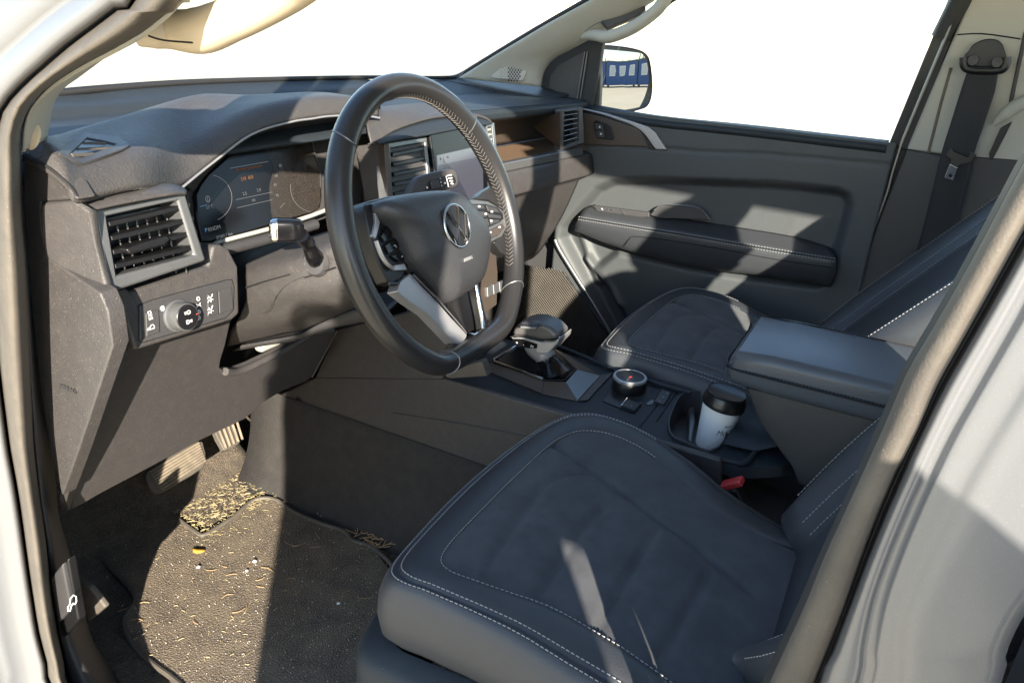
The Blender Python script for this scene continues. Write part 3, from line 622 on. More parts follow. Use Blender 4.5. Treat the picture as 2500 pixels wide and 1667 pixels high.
# bright ledge and rolled edge below the display
lg = PP([(520, 600), (532, 592), (600, 574), (681, 553), (760, 527), (830, 500)], Y=.305)
tube('display_ledge', lg, .0042, M['beige'], dash, n=8, flat=.8)
fm = bpy.data.materials.new('wrinkled clear film'); fm.use_nodes = True; _n = fm.node_tree.nodes; _l = fm.node_tree.links; _n.clear()
_t = _n.new('ShaderNodeBsdfTransparent'); _p = _n.new('ShaderNodeBsdfPrincipled'); _p.inputs['Base Color'].default_value = (.32, .26, .2, 1); _p.inputs['Roughness'].default_value = .3; _x = _n.new('ShaderNodeMixShader'); _o = _n.new('ShaderNodeOutputMaterial')
_z = _n.new('ShaderNodeTexNoise'); _z.inputs['Scale'].default_value = 40; _r = _n.new('ShaderNodeMapRange'); _r.inputs[1].default_value = .35; _r.inputs[2].default_value = .75; _r.inputs[3].default_value = .015; _r.inputs[4].default_value = .085; _l.new(_z.outputs[0], _r.inputs[0])
_l.new(_r.outputs[0], _x.inputs[0]); _l.new(_t.outputs[0], _x.inputs[1]); _l.new(_p.outputs[0], _x.inputs[2]); _l.new(_x.outputs[0], _o.inputs[0])
slab('protective_film', cq(cK([(800, 280), (950, 268), (1060, 232), (1200, 195), (1240, 195), (1275, 300), (1290, 370), (1335, 500), (1342, 820), (1325, 890), (1270, 930), (1000, 1000), (880, 1010), (850, 700), (900, 500)]), .0012), .0004, fm, disp, 0)
tube('film_edge', cq(cK([(720, 292), (800, 268), (945, 262), (1050, 228), (1120, 205), (1200, 190), (1240, 196), (1275, 300), (1290, 370), (1335, 500), (1342, 700)]), .0016), .0005, M['frame'], disp, n=4, sm=3)
tube('roll', PP([(512, 612), (545, 610), (620, 592), (700, 570), (770, 548)], Y=.285), .0085, M['plastic2'], dash, n=10, sm=3)
# ---- centre stack
cpl = (P(1000, 400, Y=.24), Vector((0, -.975, .22)).normalized())
sq = lambda L, h=0: [P(x, y, pl=(cpl[0]+cpl[1]*h, cpl[1])) for x, y in cO(L)]
hb_ = [P(*q, Y=y) for q, y in zip(cO([(430, 330), (620, 330), (900, 300), (1150, 290), (1400, 310), (1560, 350), (1700, 420), (1780, 500)]), (.33, .33, .34, .345, .345, .34, .33, .32))]
hm_ = [P(*q, Y=y) for q, y in zip(cO([(480, 520), (600, 420), (850, 390), (1100, 385), (1350, 370), (1560, 385), (1680, 430), (1750, 500)]), (.27, .285, .29, .295, .295, .29, .285, .28))]
hf_ = [P(*q, Y=y) for q, y in zip(cO([(520, 690), (575, 665), (790, 545), (1090, 450), (1300, 420), (1530, 410), (1680, 445), (1740, 490)]), (.255, .255, .262, .268, .268, .265, .26, .258))]
patch('centre_hood', [hb_, hm_, hf_, [p+Vector((0, .006, -.006)) for p in hf_]], M['pad'], dash, 4, 4, .003, face=Vector((0, -.4, 1)))
top_b = hf_[1:]; top_f = [P(*q, Y=.238) for q in cO([(590, 690), (840, 650), (1090, 610), (1290, 570), (1500, 530), (1650, 505), (1735, 485)])]
patch('stack_top', [[p+Vector((0, .003, -.003)) for p in top_b], top_f], M['deck'], dash, 4, 3, .004, face=Vector((0, -.2, 1)))
slab('stack_body', sq([(600, 700), (1090, 625), (1735, 490), (1775, 900), (1720, 1700), (740, 1900), (690, 1250)], -.006), .05, M['plastic'], dash, .003)
cvn = ring('air_vent', sq([(648, 700), (1085, 632), (1120, 1010), (1125, 1240), (700, 1330)]), sq([(722, 755), (1062, 695), (1088, 1010), (1095, 1200), (745, 1280)]), .022, M['frame'], dash, .003)
slab('vent_core', sq([(715, 745), (1070, 690), (1100, 1210), (740, 1290)], -.02), .003, M['black'], cvn, 0)
for i in range(5):
    p, q = sq([(730+i*4, 815+i*100), (1062+i*6, 750+i*98)], -.003); d = (q-p).normalized(); n = cpl[1]; w = Vector((0, .22, .975))
    L_ = (q-p).length; pts = [p+n*.003, p+d*L_*.5+n*.004, q, q-n*.006, p+d*L_*.6-n*.015, p-n*.015]; N_ = len(pts)
    v = [x+w*.0032 for x in pts]+[x-w*.0032 for x in pts]
    obj('slat', v, [list(range(N_)), list(range(2*N_-1, N_-1, -1))]+[[k, (k+1) % N_, (k+1) % N_+N_, k+N_] for k in range(N_)], M['black'], cvn, True, .0014, 2, ang=35)
M['screen'] = mat('grey screen', (.02, .02, .025), .16, emit=((.30, .30, .37), .09), coat=.3)
M['screen2'] = mat('pale screen tile', (.02, .02, .025), .16, emit=((.42, .42, .48), .13), coat=.3)
scr = slab('touch_screen', sq([(1085, 600), (1640, 500), (1665, 900), (1690, 1500), (1190, 1600), (1140, 1010)]), .012, M['gloss'], dash, .003, out=.006)
slab('screen_page', sq([(1175, 825), (1640, 720), (1655, 1440), (1205, 1520)], .006), .001, M['screen'], scr, 0, out=.0006)
slab('screen_tile', sq([(1180, 830), (1640, 725), (1645, 830), (1188, 925)], .0066), .001, M['screen2'], scr, 0, out=.0006)
for a, b in (((1215, 875), 'A'), ((1285, 858), 'N')): text('screen_icon', b, sq([a], .0075)[0], (1, 0, 0), (0, .22, .97), .005, M['rubberdk'], scr, .0001)
tube('screen_divider', sq([(1252, 818), (1256, 905)], .0078), .0004, M['rubberdk'], scr, n=4)
rv = ring('air_vent', sq([(1655, 520), (1735, 498), (1772, 880), (1700, 905)]), sq([(1668, 545), (1712, 532), (1745, 850), (1700, 870)]), .02, M['frame'], dash, .002, .006)
slab('vent_core', sq([(1660, 530), (1720, 515), (1750, 870), (1695, 890)], -.008), .003, M['black'], rv, 0)
for i in range(6):
    p, q = sq([(1672+i*4, 575+i*50), (1712+i*6, 560+i*50)], .002); d = (q-p).normalized(); box('slat', (p+q)/2, ((q-p).length, .008, .003), M['beige'], rv, (d, Vector((0, 1, 0)), Vector((0, 0, 1))), .0008)
sidew = [P(*cO([(575, 668)])[0], Y=.258), sq([(655, 695)])[0], sq([(700, 1330)])[0], sq([(720, 1700)])[0], P(*cO([(430, 1500)])[0], Y=.31), P(*cO([(440, 1010)])[0], Y=.30), P(*cO([(500, 850)])[0], Y=.28)]
slab('stack_cheek', sidew, .01, M['brown'], dash, .003)
# lower stack: brown panel and the keys above the gear lever
lp_ = sq([(1100, 1650), (1760, 1600), (1800, 2010), (1790, 2330), (1550, 2500), (1000, 2500)], -.004)
slab('lower_stack', lp_, .03, M['brown'], dash, .003)
for i in range(3):
    x = 1670+i*62; slab('key', sq([(x, 2150-i*26), (x+50, 2130-i*26), (x+58, 2230-i*26), (x+8, 2255-i*26)], -.004), .008, M['frame'], dash, .002, out=.005)
# supporting flank down to the console, driver's side and passenger's side
def PX(L, X): return PP(L, X=X)
slab('stack_flank', PX([(823, 806), (900, 786), (1010, 760), (1100, 790), (1130, 860), (1078, 926), (770, 921)], -.125), .02, M['plastic'], dash, .002)
tube('flank_seam', [P(823, 808, X=-.127), P(762, 920, X=-.127)], .0012, M['silver'], dash, n=5)
fl = [Vector((-.12, .42, .27)), Vector((-.12, .2, .345)), Vector((-.10, .13, .36)), Vector((-.05, .17, .50)), Vector((-.05, .24, .60)), Vector((-.12, .35, .60)), Vector((-.12, .5, .5))]
flank = PX(cP([(1630, 1370), (1690, 1520), (1220, 1552), (1190, 1480)]), -.115)
slab('flank_sun_patch', flank, .02, M['rubber'], dash, .002)  # paler plate: the sunlit patch of trim is put into its colour
# ================================================================ steering column and its stalks
col = root('steering_column', (-.363, .2, .55), 'dark plastic steering column shroud with two stalks behind the steering wheel', 'steering column')
uq = cU
top = [P(*q, Y=y) for q, y in zip(uq([(385, 330), (560, 250), (830, 130), (1100, 40), (1300, -20)]), (.262, .23, .19, .15, .12))]
r1 = [P(*q, X=x) for q, x in zip(uq([(388, 430), (560, 370), (830, 290), (1100, 200), (1320, 120)]), (-.445, -.447, -.45, -.448, -.44))]
r2 = [P(*q, X=x) for q, x in zip(uq([(392, 560), (560, 500), (850, 420), (1100, 370), (1350, 300)]), (-.448, -.452, -.455, -.45, -.44))]
r3 = [P(*q, X=x) for q, x in zip(uq([(388, 700), (560, 660), (800, 590), (1100, 540), (1400, 480)]), (-.445, -.45, -.455, -.45, -.44))]
r4 = [P(*q, X=x) for q, x in zip(uq([(310, 880), (560, 800), (800, 720), (1100, 690), (1450, 620)]), (-.43, -.435, -.44, -.435, -.425))]
r5 = [P(*q, X=x) for q, x in zip(uq([(240, 1000), (560, 930), (820, 870), (1100, 790), (1480, 680)]), (-.41, -.41, -.415, -.415, -.405))]
r6 = [P(*q, X=x) for q, x in zip(uq([(212, 1120), (500, 1060), (760, 1000), (960, 960), (1500, 720)]), (-.37, -.36, -.35, -.355, -.36))]
patch('shroud', [top, r1, r2, r3, r4, r5, r6], M['plastic'], col, 5, 4, .005)
# lower cover of the column, going under the wheel
lo1 = [P(*q, X=x) for q, x in zip(uq([(300, 1130), (600, 1075), (900, 1010), (1150, 880), (1560, 720)]), (-.36, -.35, -.34, -.34, -.34))]
lo2 = [P(*q, X=x) for q, x in zip(uq([(300, 1150), (620, 1095), (920, 1050), (1200, 950), (1640, 870)]), (-.34, -.33, -.32, -.32, -.32))]
lo3 = [p+Vector((.12, .02, .01)) for p in lo2]
patch('lower_cover', [lo1, lo2, lo3], M['plastic2'], col, 5, 3, .004)
tube('cover_seam', [P(*q, X=-.457) for q in uq([(392, 555), (560, 500), (810, 432), (955, 462), (1250, 362)])][:3], .0009, M['seam'], col, n=5)
tube('cover_seam', [P(*q, X=-.4565) for q in uq([(955, 462), (1100, 415), (1250, 362)])], .0009, M['seam'], col, n=5)
tube('cover_seam', [P(*q, X=-.456) for q in uq([(955, 450), (800, 520), (700, 620), (620, 760), (560, 805)])], .0004, M['seam'], col, n=5, sm=4)
# indicator stalk, pointing towards the door
s0, s1 = P(770, 628, X=-.455), P(715, 560, X=-.50)
stk = tube('indicator_stalk', [P(778, 640, X=-.44), P(768, 628, X=-.462), P(752, 600, X=-.475), P(742, 585, X=-.485), P(735, 575, X=-.492)], [.013, .011, .007, .0085, .009], M['gloss'], col, n=12, sm=4)
e1 = P(742, 562, X=-.485); e2 = e1+Vector((-.70, .70, .03))*.045
d_ = (e2-e1).normalized(); up_ = Vector((0, .1, 1)); s_ = d_.cross(up_).normalized(); up_ = s_.cross(d_)
prf = [(.0, .009), (.004, .0125), (.016, .0135), (.024, .0135), (.030, .0135)]
def srect(c, a, b, e=4, n=20):
    return [c+s_*(a*math.copysign(abs(math.cos(t))**(2/e), math.cos(t)))+up_*(b*math.copysign(abs(math.sin(t))**(2/e), math.sin(t))) for t in np.linspace(0, 2*math.pi, n, endpoint=False)]
def loft(name, loops, m, par, cap=True):
    n = len(loops[0]); v = [p for l in loops for p in l]; fs = [[i*n+k, i*n+(k+1) % n, (i+1)*n+(k+1) % n, (i+1)*n+k] for i in range(len(loops)-1) for k in range(n)]
    if cap: fs += [list(range(n))[::-1], list(range((len(loops)-1)*n, len(loops)*n))]
    return obj(name, v, fs, m, par, True, ang=50)
loft('stalk_head', [srect(e1+d_*t, r*.85, r) for t, r in prf], M['gloss'], stk)
loft('stalk_tip', [srect(e1+d_*t, r*.85, r) for t, r in ((.030, .0135), (.0345, .0133), (.0375, .012), (.0388, .009), (.0391, .003))], M['chrome'], stk)
tube('stalk_band', srect(e1+d_*.030, .0117, .0138)+[srect(e1+d_*.030, .0117, .0138)[0]], .0007, M['chrome'], stk, n=5)
lathe('stalk_socket', [(.0, 0), (.016, 0), (.018, .004), (.014, .010), (0, .011)], P(775, 640, X=-.452), (-1, -.2, .1), M['plastic2'], stk, 20)
# wiper stalk, pointing to the middle of the car
wpl = (P(1060, 450, Y=.10), Vector((-.25, -.93, .25)).normalized())
wq = lambda L, h=0: [P(x, y, pl=(wpl[0]+wpl[1]*h, wpl[1])) for x, y in cO(L)]
ws = slab('wiper_stalk', wq([(880, 1300), (940, 1130), (985, 1060), (1050, 1022), (1320, 958), (1380, 985), (1410, 1085), (1385, 1140), (1320, 1165), (1200, 1200), (1080, 1320)]), .016, M['plastic'], col, .005, 3, rnd=2)
slab('stalk_window', wq([(1100, 1080), (1320, 1015), (1362, 1040), (1378, 1090), (1350, 1125), (1160, 1170), (1060, 1175)]), .003, M['black'], ws, .002, out=.0012)
slab('thumb_wheel', wq([(1105, 1085), (1175, 1060), (1205, 1150), (1125, 1172)]), .006, M['plastic2'], ws, .0015, out=.004)
for a, b in (((1215, 1055), (1220, 1062)), ((1222, 1090), (1228, 1098)), ((1230, 1125), (1236, 1132)), ((1080, 1140), (1090, 1155))): tube('stalk_mark', wq([a, b], .0025), .0009, M['white'], ws, n=4)
for i in range(4):
    a = wq([(1288+i*12, 1030+i*26), (1330+i*6, 1022+i*30)], .0025); tube('stalk_mark', a, .0011, M['white'], ws, n=4)
tube('stalk_mark', wq([(1275, 1030), (1300, 1140)], .0025), .0009, M['white'], ws, n=4); tube('stalk_mark', wq([(1262, 1095), (1275, 1105), (1262, 1110), (1255, 1100)], .0025), .0007, M['white'], ws, n=4)

# ================================================================ steering wheel
WC, WT = Vector((-.3633, -.0102, .6892)), .3655
wn_ = Vector((0, -math.cos(WT), math.sin(WT))); wu = Vector((1, 0, 0)); wv = Vector((0, math.sin(WT), math.cos(WT)))
def WW(u, v, h=0): return WC+wu*u+wv*v+wn_*h
def Wp(L, h=0): return [P(x, y, pl=(WC+wn_*h, wn_)) for x, y in L]
wheel = root('steering_wheel', WC, 'black leather steering wheel with silver lower spoke in front of the instruments', 'steering wheel')
def rimc(t, R=.1733):
    u, v = R*math.cos(t), R*math.sin(t)
    fl_ = -.161                       # flattened at the bottom
    if v < fl_+.012: k = (fl_+.012-v); v = fl_+.012-.012*(1-math.exp(-k/.012))
    return u, v
NR = 96; v, fs = [], []
def rim_prof(t):
    bot = max(0, -math.sin(t)-.55)
    return .0139, .0148
for i in range(NR):
    t = 2*math.pi*i/NR; u0, v0 = rimc(t); u1, v1 = rimc(t+.01); tg = Vector((u1-u0, v1-v0, 0)).normalized(); nx, ny = tg.y, -tg.x
    a_, b_ = rim_prof(t)
    for k in range(20):
        q = 2*math.pi*k/20; rr = math.cos(q); hh = math.sin(q)
        if rr < -.2: hh *= 1.06
        v.append(WW(u0+nx*a_*rr, v0+ny*a_*rr, b_*hh))
fs = [[i*20+k, i*20+(k+1) % 20, ((i+1) % NR)*20+(k+1) % 20, ((i+1) % NR)*20+k] for i in range(NR) for k in range(20)]
rim = obj('rim', v, fs, M['rim'], wheel)
def rimpt(t, q, off=.0006):
    u0, v0 = rimc(t); u1, v1 = rimc(t+.01); tg = Vector((u1-u0, v1-v0, 0)).normalized(); nx, ny = tg.y, -tg.x
    a_, b_ = rim_prof(t); return WW(u0+nx*(a_+off)*math.cos(q), v0+ny*(a_+off)*math.cos(q), (b_*(1.06 if math.cos(q) < -.2 else 1)+off)*math.sin(q))
for t in (math.radians(136), math.radians(40), math.radians(-112), math.radians(-42)):
    tube('rim_seam', [rimpt(t+.05*math.sin(q), q, .0002) for q in np.linspace(0, 2*math.pi, 25)][:-1], .0008, M['frame'], rim, closed=True, n=6)
# thread along the inner side of the rim: slanted pairs of stitches
def thread(t0, t1, n):
    vs, f = [], []
    for i in range(n):
        t = t0+(t1-t0)*i/n; dt = (t1-t0)/n
        for qa, qb in ((math.pi*.86, math.pi*.97), (math.pi*1.10, math.pi*.99)):
            a, b = rimpt(t, qa, .0008), rimpt(t+dt*.8, qb, .0012); d = (b-a).normalized(); c = (CAM-a).normalized(); s = d.cross(c).normalized(); c = s.cross(d); k = len(vs); r = .00045
            for e in (a, b): vs += [e+s*r, e+c*r, e-s*r, e-c*r]
            f += [[k, k+1, k+5, k+4], [k+1, k+2, k+6, k+5], [k+2, k+3, k+7, k+6], [k+3, k, k+4, k+7]]
    obj('stitching', vs, f, M['thread2'], rim)
thread(math.radians(100), math.radians(-32), 66)
thread(math.radians(112), math.radians(170), 26)
# airbag cover: domed pad
ab = Wp(cL([(255, 262), (330, 232), (480, 195), (700, 168), (850, 168), (940, 195), (1010, 255), (1085, 345), (1160, 455), (1195, 560), (1203, 650), (1185, 780), (1150, 920), (1095, 995), (980, 1075), (900, 1132), (860, 1128), (780, 1050), (690, 945), (600, 850), (535, 780), (490, 690), (440, 590), (385, 500), (330, 440), (270, 380), (240, 320)]), -.002)
abl = [(p-WC) for p in cr(ab, 3, True)]; abl = [(q.dot(wu), q.dot(wv)) for q in abl]
cu, cv_ = -.010, -.012
loops = []
for k, h in ((1.0, -.022), (1.0, -.004), (.985, .003), (.95, .009), (.85, .017), (.7, .0225), (.5, .0255), (.28, .027), (.1, .0275)):
    loops.append([WW(cu+(a-cu)*k, cv_+(b-cv_)*k, h) for a, b in abl])
abo = loft('airbag_cover', loops, M['airbag'], wheel)
ec_ = P(*cL([(942, 470)])[0], pl=(WC+wn_*.0275, wn_)); er = .0262
def em(a, b, h=0): return ec_+wu*a*er+wv*b*er+wn_*h
emb = tube('emblem', [em(math.cos(t), math.sin(t), .0012) for t in np.linspace(0, 2*math.pi, 41)][:-1], .0016, M['chrome'], wheel, closed=True, n=8)
lathe('emblem_disc', [(.0, 0), (er, 0), (er*.98, .0008), (0, .0014)], ec_-wn_*.0008, wn_, M['black'], emb, 32)
for L in ([(-.46, .82), (-.05, .02), (.05, .02), (.46, .82)], [(-.90, .38), (-.42, -.84), (0, -.06), (.42, -.84), (.90, .38)]):
    tube('emblem_stroke', [em(a, b, .0016) for a, b in L], .0021, M['chrome'], emb, n=6)
o = onto(abo, *cL([(1000, 785)])[0], .0008); _q = onto(abo, *cL([(1100, 742)])[0], .0012); text('airbag_lettering', 'AIRBAG', o, _q-o, onto(abo, *cL([(1040, 700)])[0], .0008)-onto(abo, *cL([(1052, 765)])[0], .0008), .0042, M['silver'], wheel, .0005)
# spokes and button panels
hubb = [WW(a*1.06-.002, b*1.05, 0) for a, b in abl[::3]]
slab('hub_back', [p-wn_*.02 for p in hubb], .03, M['black'], wheel, .004)
rbp = slab('button_panel', Wp(cL([(1020, 250), (1090, 235), (1220, 250), (1330, 315), (1388, 390), (1392, 470), (1345, 560), (1205, 640), (1150, 640), (1080, 420)]), .0), .02, M['frame'], wheel, .003)
slab('button_field', Wp(cL([(1045, 280), (1190, 280), (1290, 310), (1340, 365), (1345, 410), (1310, 440), (1175, 500), (1120, 400)]), .0), .003, M['black'], rbp, .001, out=.002)
for a in (((1060, 285), (1170, 290), (1185, 325), (1090, 325)), ((1195, 292), (1285, 318), (1320, 360), (1215, 345)), ((1095, 345), (1180, 345), (1200, 395), (1130, 400)), ((1205, 360), (1320, 380), (1325, 410), (1225, 400)), ((1140, 415), (1205, 405), (1225, 465), (1175, 490)), ((1225, 410), (1320, 420), (1300, 440), (1240, 460))):
    slab('button', Wp(cL(a), .002), .003, M['plastic2'], rbp, .0008, out=.0016)
for a in ((1140, 300), (1140, 375), (1198, 365), (1250, 345), (1245, 425)): slab('button_symbol', Wp(cL([(a[0]-8, a[1]-8), (a[0]+9, a[1]-6), (a[0]+8, a[1]+9), (a[0]-9, a[1]+7)]), .0037), .0004, M['white'], rbp, 0, out=.0003)
slab('button', Wp(cL([(1190, 525), (1335, 455), (1350, 490), (1290, 560), (1200, 590)]), .0), .004, M['brown'], rbp, .0015, out=.003)
for a in ((1238, 525), (1318, 480)): slab('button_symbol', Wp(cL([(a[0]-8, a[1]-6), (a[0]+8, a[1]-8), (a[0]+8, a[1]+6), (a[0]-8, a[1]+8)]), .0032), .0004, M['white'], rbp, 0, out=.0003)
rl = slab('spoke_leather', Wp(cL([(1010, 240), (1130, 215), (1180, 170), (1300, 100), (1420, 300), (1480, 500), (1470, 760), (1330, 700), (1270, 610), (1395, 470), (1388, 390), (1330, 315), (1220, 250)]), -.004), .016, M['rim'], wheel, .005, 3)
lbp = slab('button_panel', Wp(cL([(150, 280), (215, 265), (250, 330), (330, 440), (440, 600), (540, 790), (520, 850), (450, 960), (420, 980), (350, 965), (270, 800), (200, 600), (140, 350)]), -.008), .02, M['black'], wheel, .003)
slab('bright_insert', Wp(cL([(215, 345), (262, 440), (250, 500), (225, 585), (190, 560), (222, 440)]), -.008), .004, M['silver'], lbp, .001, out=.003)
tube('bright_edge', Wp(cL([(240, 600), (285, 720), (340, 800), (390, 840)]), -.004), .0032, M['silver'], lbp, n=8, sm=4, flat=.6)
slab('bright_insert', Wp(cL([(385, 815), (475, 800), (500, 855), (385, 862)]), -.008), .004, M['silver'], lbp, .001, out=.003)
for a in (((262, 560), (330, 470), (375, 540), (300, 620)), ((300, 640), (390, 580), (440, 640), (400, 690), (335, 720)), ((345, 735), (430, 700), (480, 760), (420, 785)), ((270, 520), (300, 480), (330, 460), (310, 500))):
    slab('button', Wp(cL(a), -.008), .004, M['gloss'], lbp, .0012, out=.0035)
for a in ((405, 640), (418, 650), (470, 735)): slab('button_symbol', Wp(cL([(a[0]-4, a[1]-4), (a[0]+4, a[1]-4), (a[0]+4, a[1]+4), (a[0]-4, a[1]+4)]), -.004), .0004, M['white'], lbp, 0, out=.0003)
tube('paddle_tip', Wp(cL([(360, 970), (400, 972), (430, 965), (445, 940)]), -.006), .0022, M['gloss'], lbp, n=6, sm=3)
sl = slab('lower_spoke', Wp(cL([(425, 1040), (520, 900), (560, 900), (640, 990), (760, 1110), (900, 1270), (1010, 1385), (1035, 1425), (990, 1490), (920, 1480), (690, 1235)]), -.006), .016, M['silver'], wheel, .004, 3, rnd=2)
tube('spoke_edge', Wp(cL([(560, 880), (800, 1125), (1040, 1400), (1095, 1415), (1180, 1370), (1165, 1260), (1110, 970)]), -.004), .0030, M['chrome'], wheel, n=8, flat=.6)
slab('spoke_leg', Wp(cL([(1105, 980), (1135, 950), (1190, 1200), (1225, 1330), (1200, 1420), (1120, 1500), (1010, 1500), (1000, 1440), (1095, 1430), (1180, 1375), (1165, 1260)]), -.006), .014, M['black'], wheel, .003)
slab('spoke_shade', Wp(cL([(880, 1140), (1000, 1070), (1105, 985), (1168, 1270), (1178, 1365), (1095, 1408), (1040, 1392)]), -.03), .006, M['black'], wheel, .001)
slab('spoke_foot', Wp(cL([(905, 1540), (935, 1470), (1000, 1490), (1110, 1440), (1230, 1330), (1290, 1500), (1150, 1640), (1000, 1600)]), -.006), .014, M['rim'], wheel, .004, 3)
# ================================================================ centre console
con = root('centre_console', (0, -.1, -.03), 'dark centre console between the seats with selector knob and cup holder', 'centre console')
ZT = .343
# left flank of the console (brownish grained panel) and carpeted tunnel under it
fl_ = [(682, 965), (748, 932), (770, 921), (1085, 925), (1240, 970), (1480, 1040), (1690, 1103), (1760, 1123), (1760, 1250), (1400, 1230), (1280, 1195), (1140, 1168), (1018, 1155), (930, 1130), (800, 1097), (715, 1065), (694, 1050)]
slab('side_panel', PP(fl_, X=-.122), .012, M['plastic'], con, .004, 3)
tube('panel_crease', PP([(960, 1008), (1120, 1032), (1290, 1065)], X=-.1225), .0012, M['plastic2'], con, n=5)
lathe('bolt_hole', [(0, .0), (.009, .0), (.010, .001), (.0085, .0016), (.0075, -.001), (0, -.002)], P(732, 982, X=-.1225), (-1, 0, 0), M['black'], con, 18, 1.35, (0, -.45, -.9))
box('tunnel', (-.0, -.35, .1), (.236, 1.75, .24), M['carpet_shade'], con, bevel=.03)
patch('tunnel_skirt', [[Vector((-.125, y, .20)) for y in (.60, .3, 0, -.4)], [Vector((-.135, y, .10)) for y in (.60, .3, 0, -.4)], [Vector((-.16, y, .03)) for y in (.60, .3, 0, -.4)], [Vector((-.20, y, -.02)) for y in (.60, .3, 0, -.4)]], M['carpet_shade'], con, 3, 4, .004)
# top deck
tq = lambda L, z=ZT: [P(x, y, Z=z) for x, y in cT(L)]
mq = lambda L, z=ZT: [P(x, y, Z=z) for x, y in cM(L)]
slab('top_deck', [Vector((-.108, .16, ZT-.006)), Vector((-.108, -.22, ZT-.006)), Vector((.108, -.22, ZT-.006)), Vector((.128, .02, ZT-.006)), Vector((.12, .18, ZT-.006))], .09, M['deck'], con, .006, 3, face=Vector((0, 0, 1)))
tube('deck_edge', PP([(1085, 924), (1300, 985), (1480, 1037), (1690, 1100), (1775, 1124), (1818, 1130), (1842, 1105), (1880, 1060)], Z=ZT-.001), .004, M['deck'], con, n=8, sm=3)
tube('deck_edge', tq([(560, 925), (640, 960), (900, 1065), (1180, 1180), (1500, 1290), (1900, 1405)], ZT), .004, M['deck'], con, n=8, sm=3)
# raised gear surround with faceted brown sides
gs = [tq([(0, 1170), (500, 1295), (710, 1302), (820, 1482), (500, 1420), (150, 1310)], ZT)]
fac = lambda name, a, m: slab(name, a, .006, m, con, .0015, face=Vector((0, 0, 1)))
A_, Bq, Cq, Dq, Eq = [P(x, y, Z=z) for (x, y), z in zip(cT([(0, 1110), (500, 1290), (710, 1300), (820, 1180), (610, 985)]), (.352, .352, .352, .352, .352))]
F_, Gq, Hq, Iq, Jq = [P(x, y, Z=ZT-.003) for x, y in cT([(-60, 1190), (480, 1410), (825, 1482), (1045, 1240), (760, 1060)])]
fac('facet', [A_, Bq, Gq, F_], M['brown']); fac('facet', [Bq, Cq, Hq, Gq], M['brown']); fac('facet', [Cq, Dq, Iq, Hq], M['frame']); fac('facet', [Dq, Eq, Jq, Iq], M['brown'])
slab('slot', tq([(835, 1480), (1050, 1240), (1165, 1212), (920, 1478)], ZT-.0035), .002, M['plastic'], con, .0005, face=Vector((0, 0, 1)), out=.001)
slab('gear_plate', tq([(30, 1100), (235, 968), (600, 985), (815, 1180), (700, 1290), (500, 1285)], .352), .012, M['gloss'], con, .002, face=Vector((0, 0, 1)), out=.001)
tube('plate_frame', tq([(225, 965), (20, 1092), (28, 1112), (495, 1278)], .354), .0032, M['chrome'], con, n=8)
# selector knob
kc = P(*cT([(1325, 1262)])[0], Z=ZT+.016)
sel = lathe('selector_knob', [(.0, -.022), (.0305, -.022), (.031, -.018), (.0303, -.004), (.0285, .0), (.028, .001), (.0275, .003), (.025, .0035)], kc, (0, 0, 1), M['black'], con, 40)
lathe('knob_ring', [(.030, -.002), (.0304, .002), (.029, .0036), (.0255, .0036), (.025, .002)], kc, (0, 0, 1), M['silver'], sel, 40)
lathe('knob_cap', [(.0, .0), (.0255, .0), (.025, .0028), (0, .003)], kc, (0, 0, 1), M['deck'], sel, 40)
ux_ = Vector((.75, -.66, 0)); uy_ = Vector((.66, .75, 0))
for k in range(3):
    c = kc+Vector((0, 0, .0036))-uy_*(.013-.008*k)+ux_*(-.012+.010*k)
    tube('knob_mark', [c-ux_*.003, c+uy_*.0025, c+ux_*.003, c-uy_*.001, c-ux_*.003], .0006, M['red'] if k == 1 else M['plastic2'], sel, n=4)
# parking brake switch, small keys, printed lines
pb = tq([(1065, 1490), (1150, 1395), (1442, 1500), (1435, 1530), (1380, 1600), (1340, 1600)], ZT-.0055)
pbr = slab('brake_recess', pb, .002, M['black'], con, .0005, face=Vector((0, 0, 1)), out=.0015)
slab('brake_switch', tq([(1240, 1545), (1300, 1480), (1432, 1525), (1370, 1595)], ZT-.004), .006, M['deck'], pbr, .002, face=Vector((0, 0, 1)), out=.004)
slab('switch_lip', tq([(1230, 1550), (1290, 1478), (1302, 1482), (1246, 1556)], ZT-.004), .004, M['chrome'], pbr, .001, face=Vector((0, 0, 1)), out=.006)
text('switch_mark', 'P', P(*cT([(1335, 1545)])[0], Z=ZT+.004), ux_, uy_, .006, M['frame'], pbr)
kf = slab('key_field', tq([(1560, 1480), (1620, 1385), (1640, 1375), (1715, 1400), (1705, 1430), (1660, 1510), (1640, 1525), (1565, 1500)], ZT-.005), .002, M['plastic2'], con, .0008, face=Vector((0, 0, 1)), out=.002)
tube('field_edge', tq([(1560, 1480), (1620, 1385), (1640, 1375), (1715, 1400), (1705, 1430), (1660, 1510), (1640, 1525), (1565, 1500), (1560, 1480)], ZT-.003), .0008, M['seam'], kf, n=5)
for a in ((1610, 1490), (1645, 1450), (1680, 1415)): slab('key_mark', tq([(a[0]-16, a[1]), (a[0], a[1]-12), (a[0]+16, a[1]-4), (a[0], a[1]+9)], ZT-.0025), .0005, M['frame'], kf, 0, face=Vector((0, 0, 1)), out=.0006)
slab('printed_mark', tq([(1480, 1510), (1530, 1475), (1555, 1480), (1540, 1515), (1500, 1525)], ZT-.005), .0004, M['frame'], con, 0, face=Vector((0, 0, 1)), out=.0006)
tube('panel_line', mq([(1400, 610), (1520, 645), (1568, 668), (1560, 700), (1420, 900)], ZT-.005), .0011, M['seam'], con, n=5, sm=3)
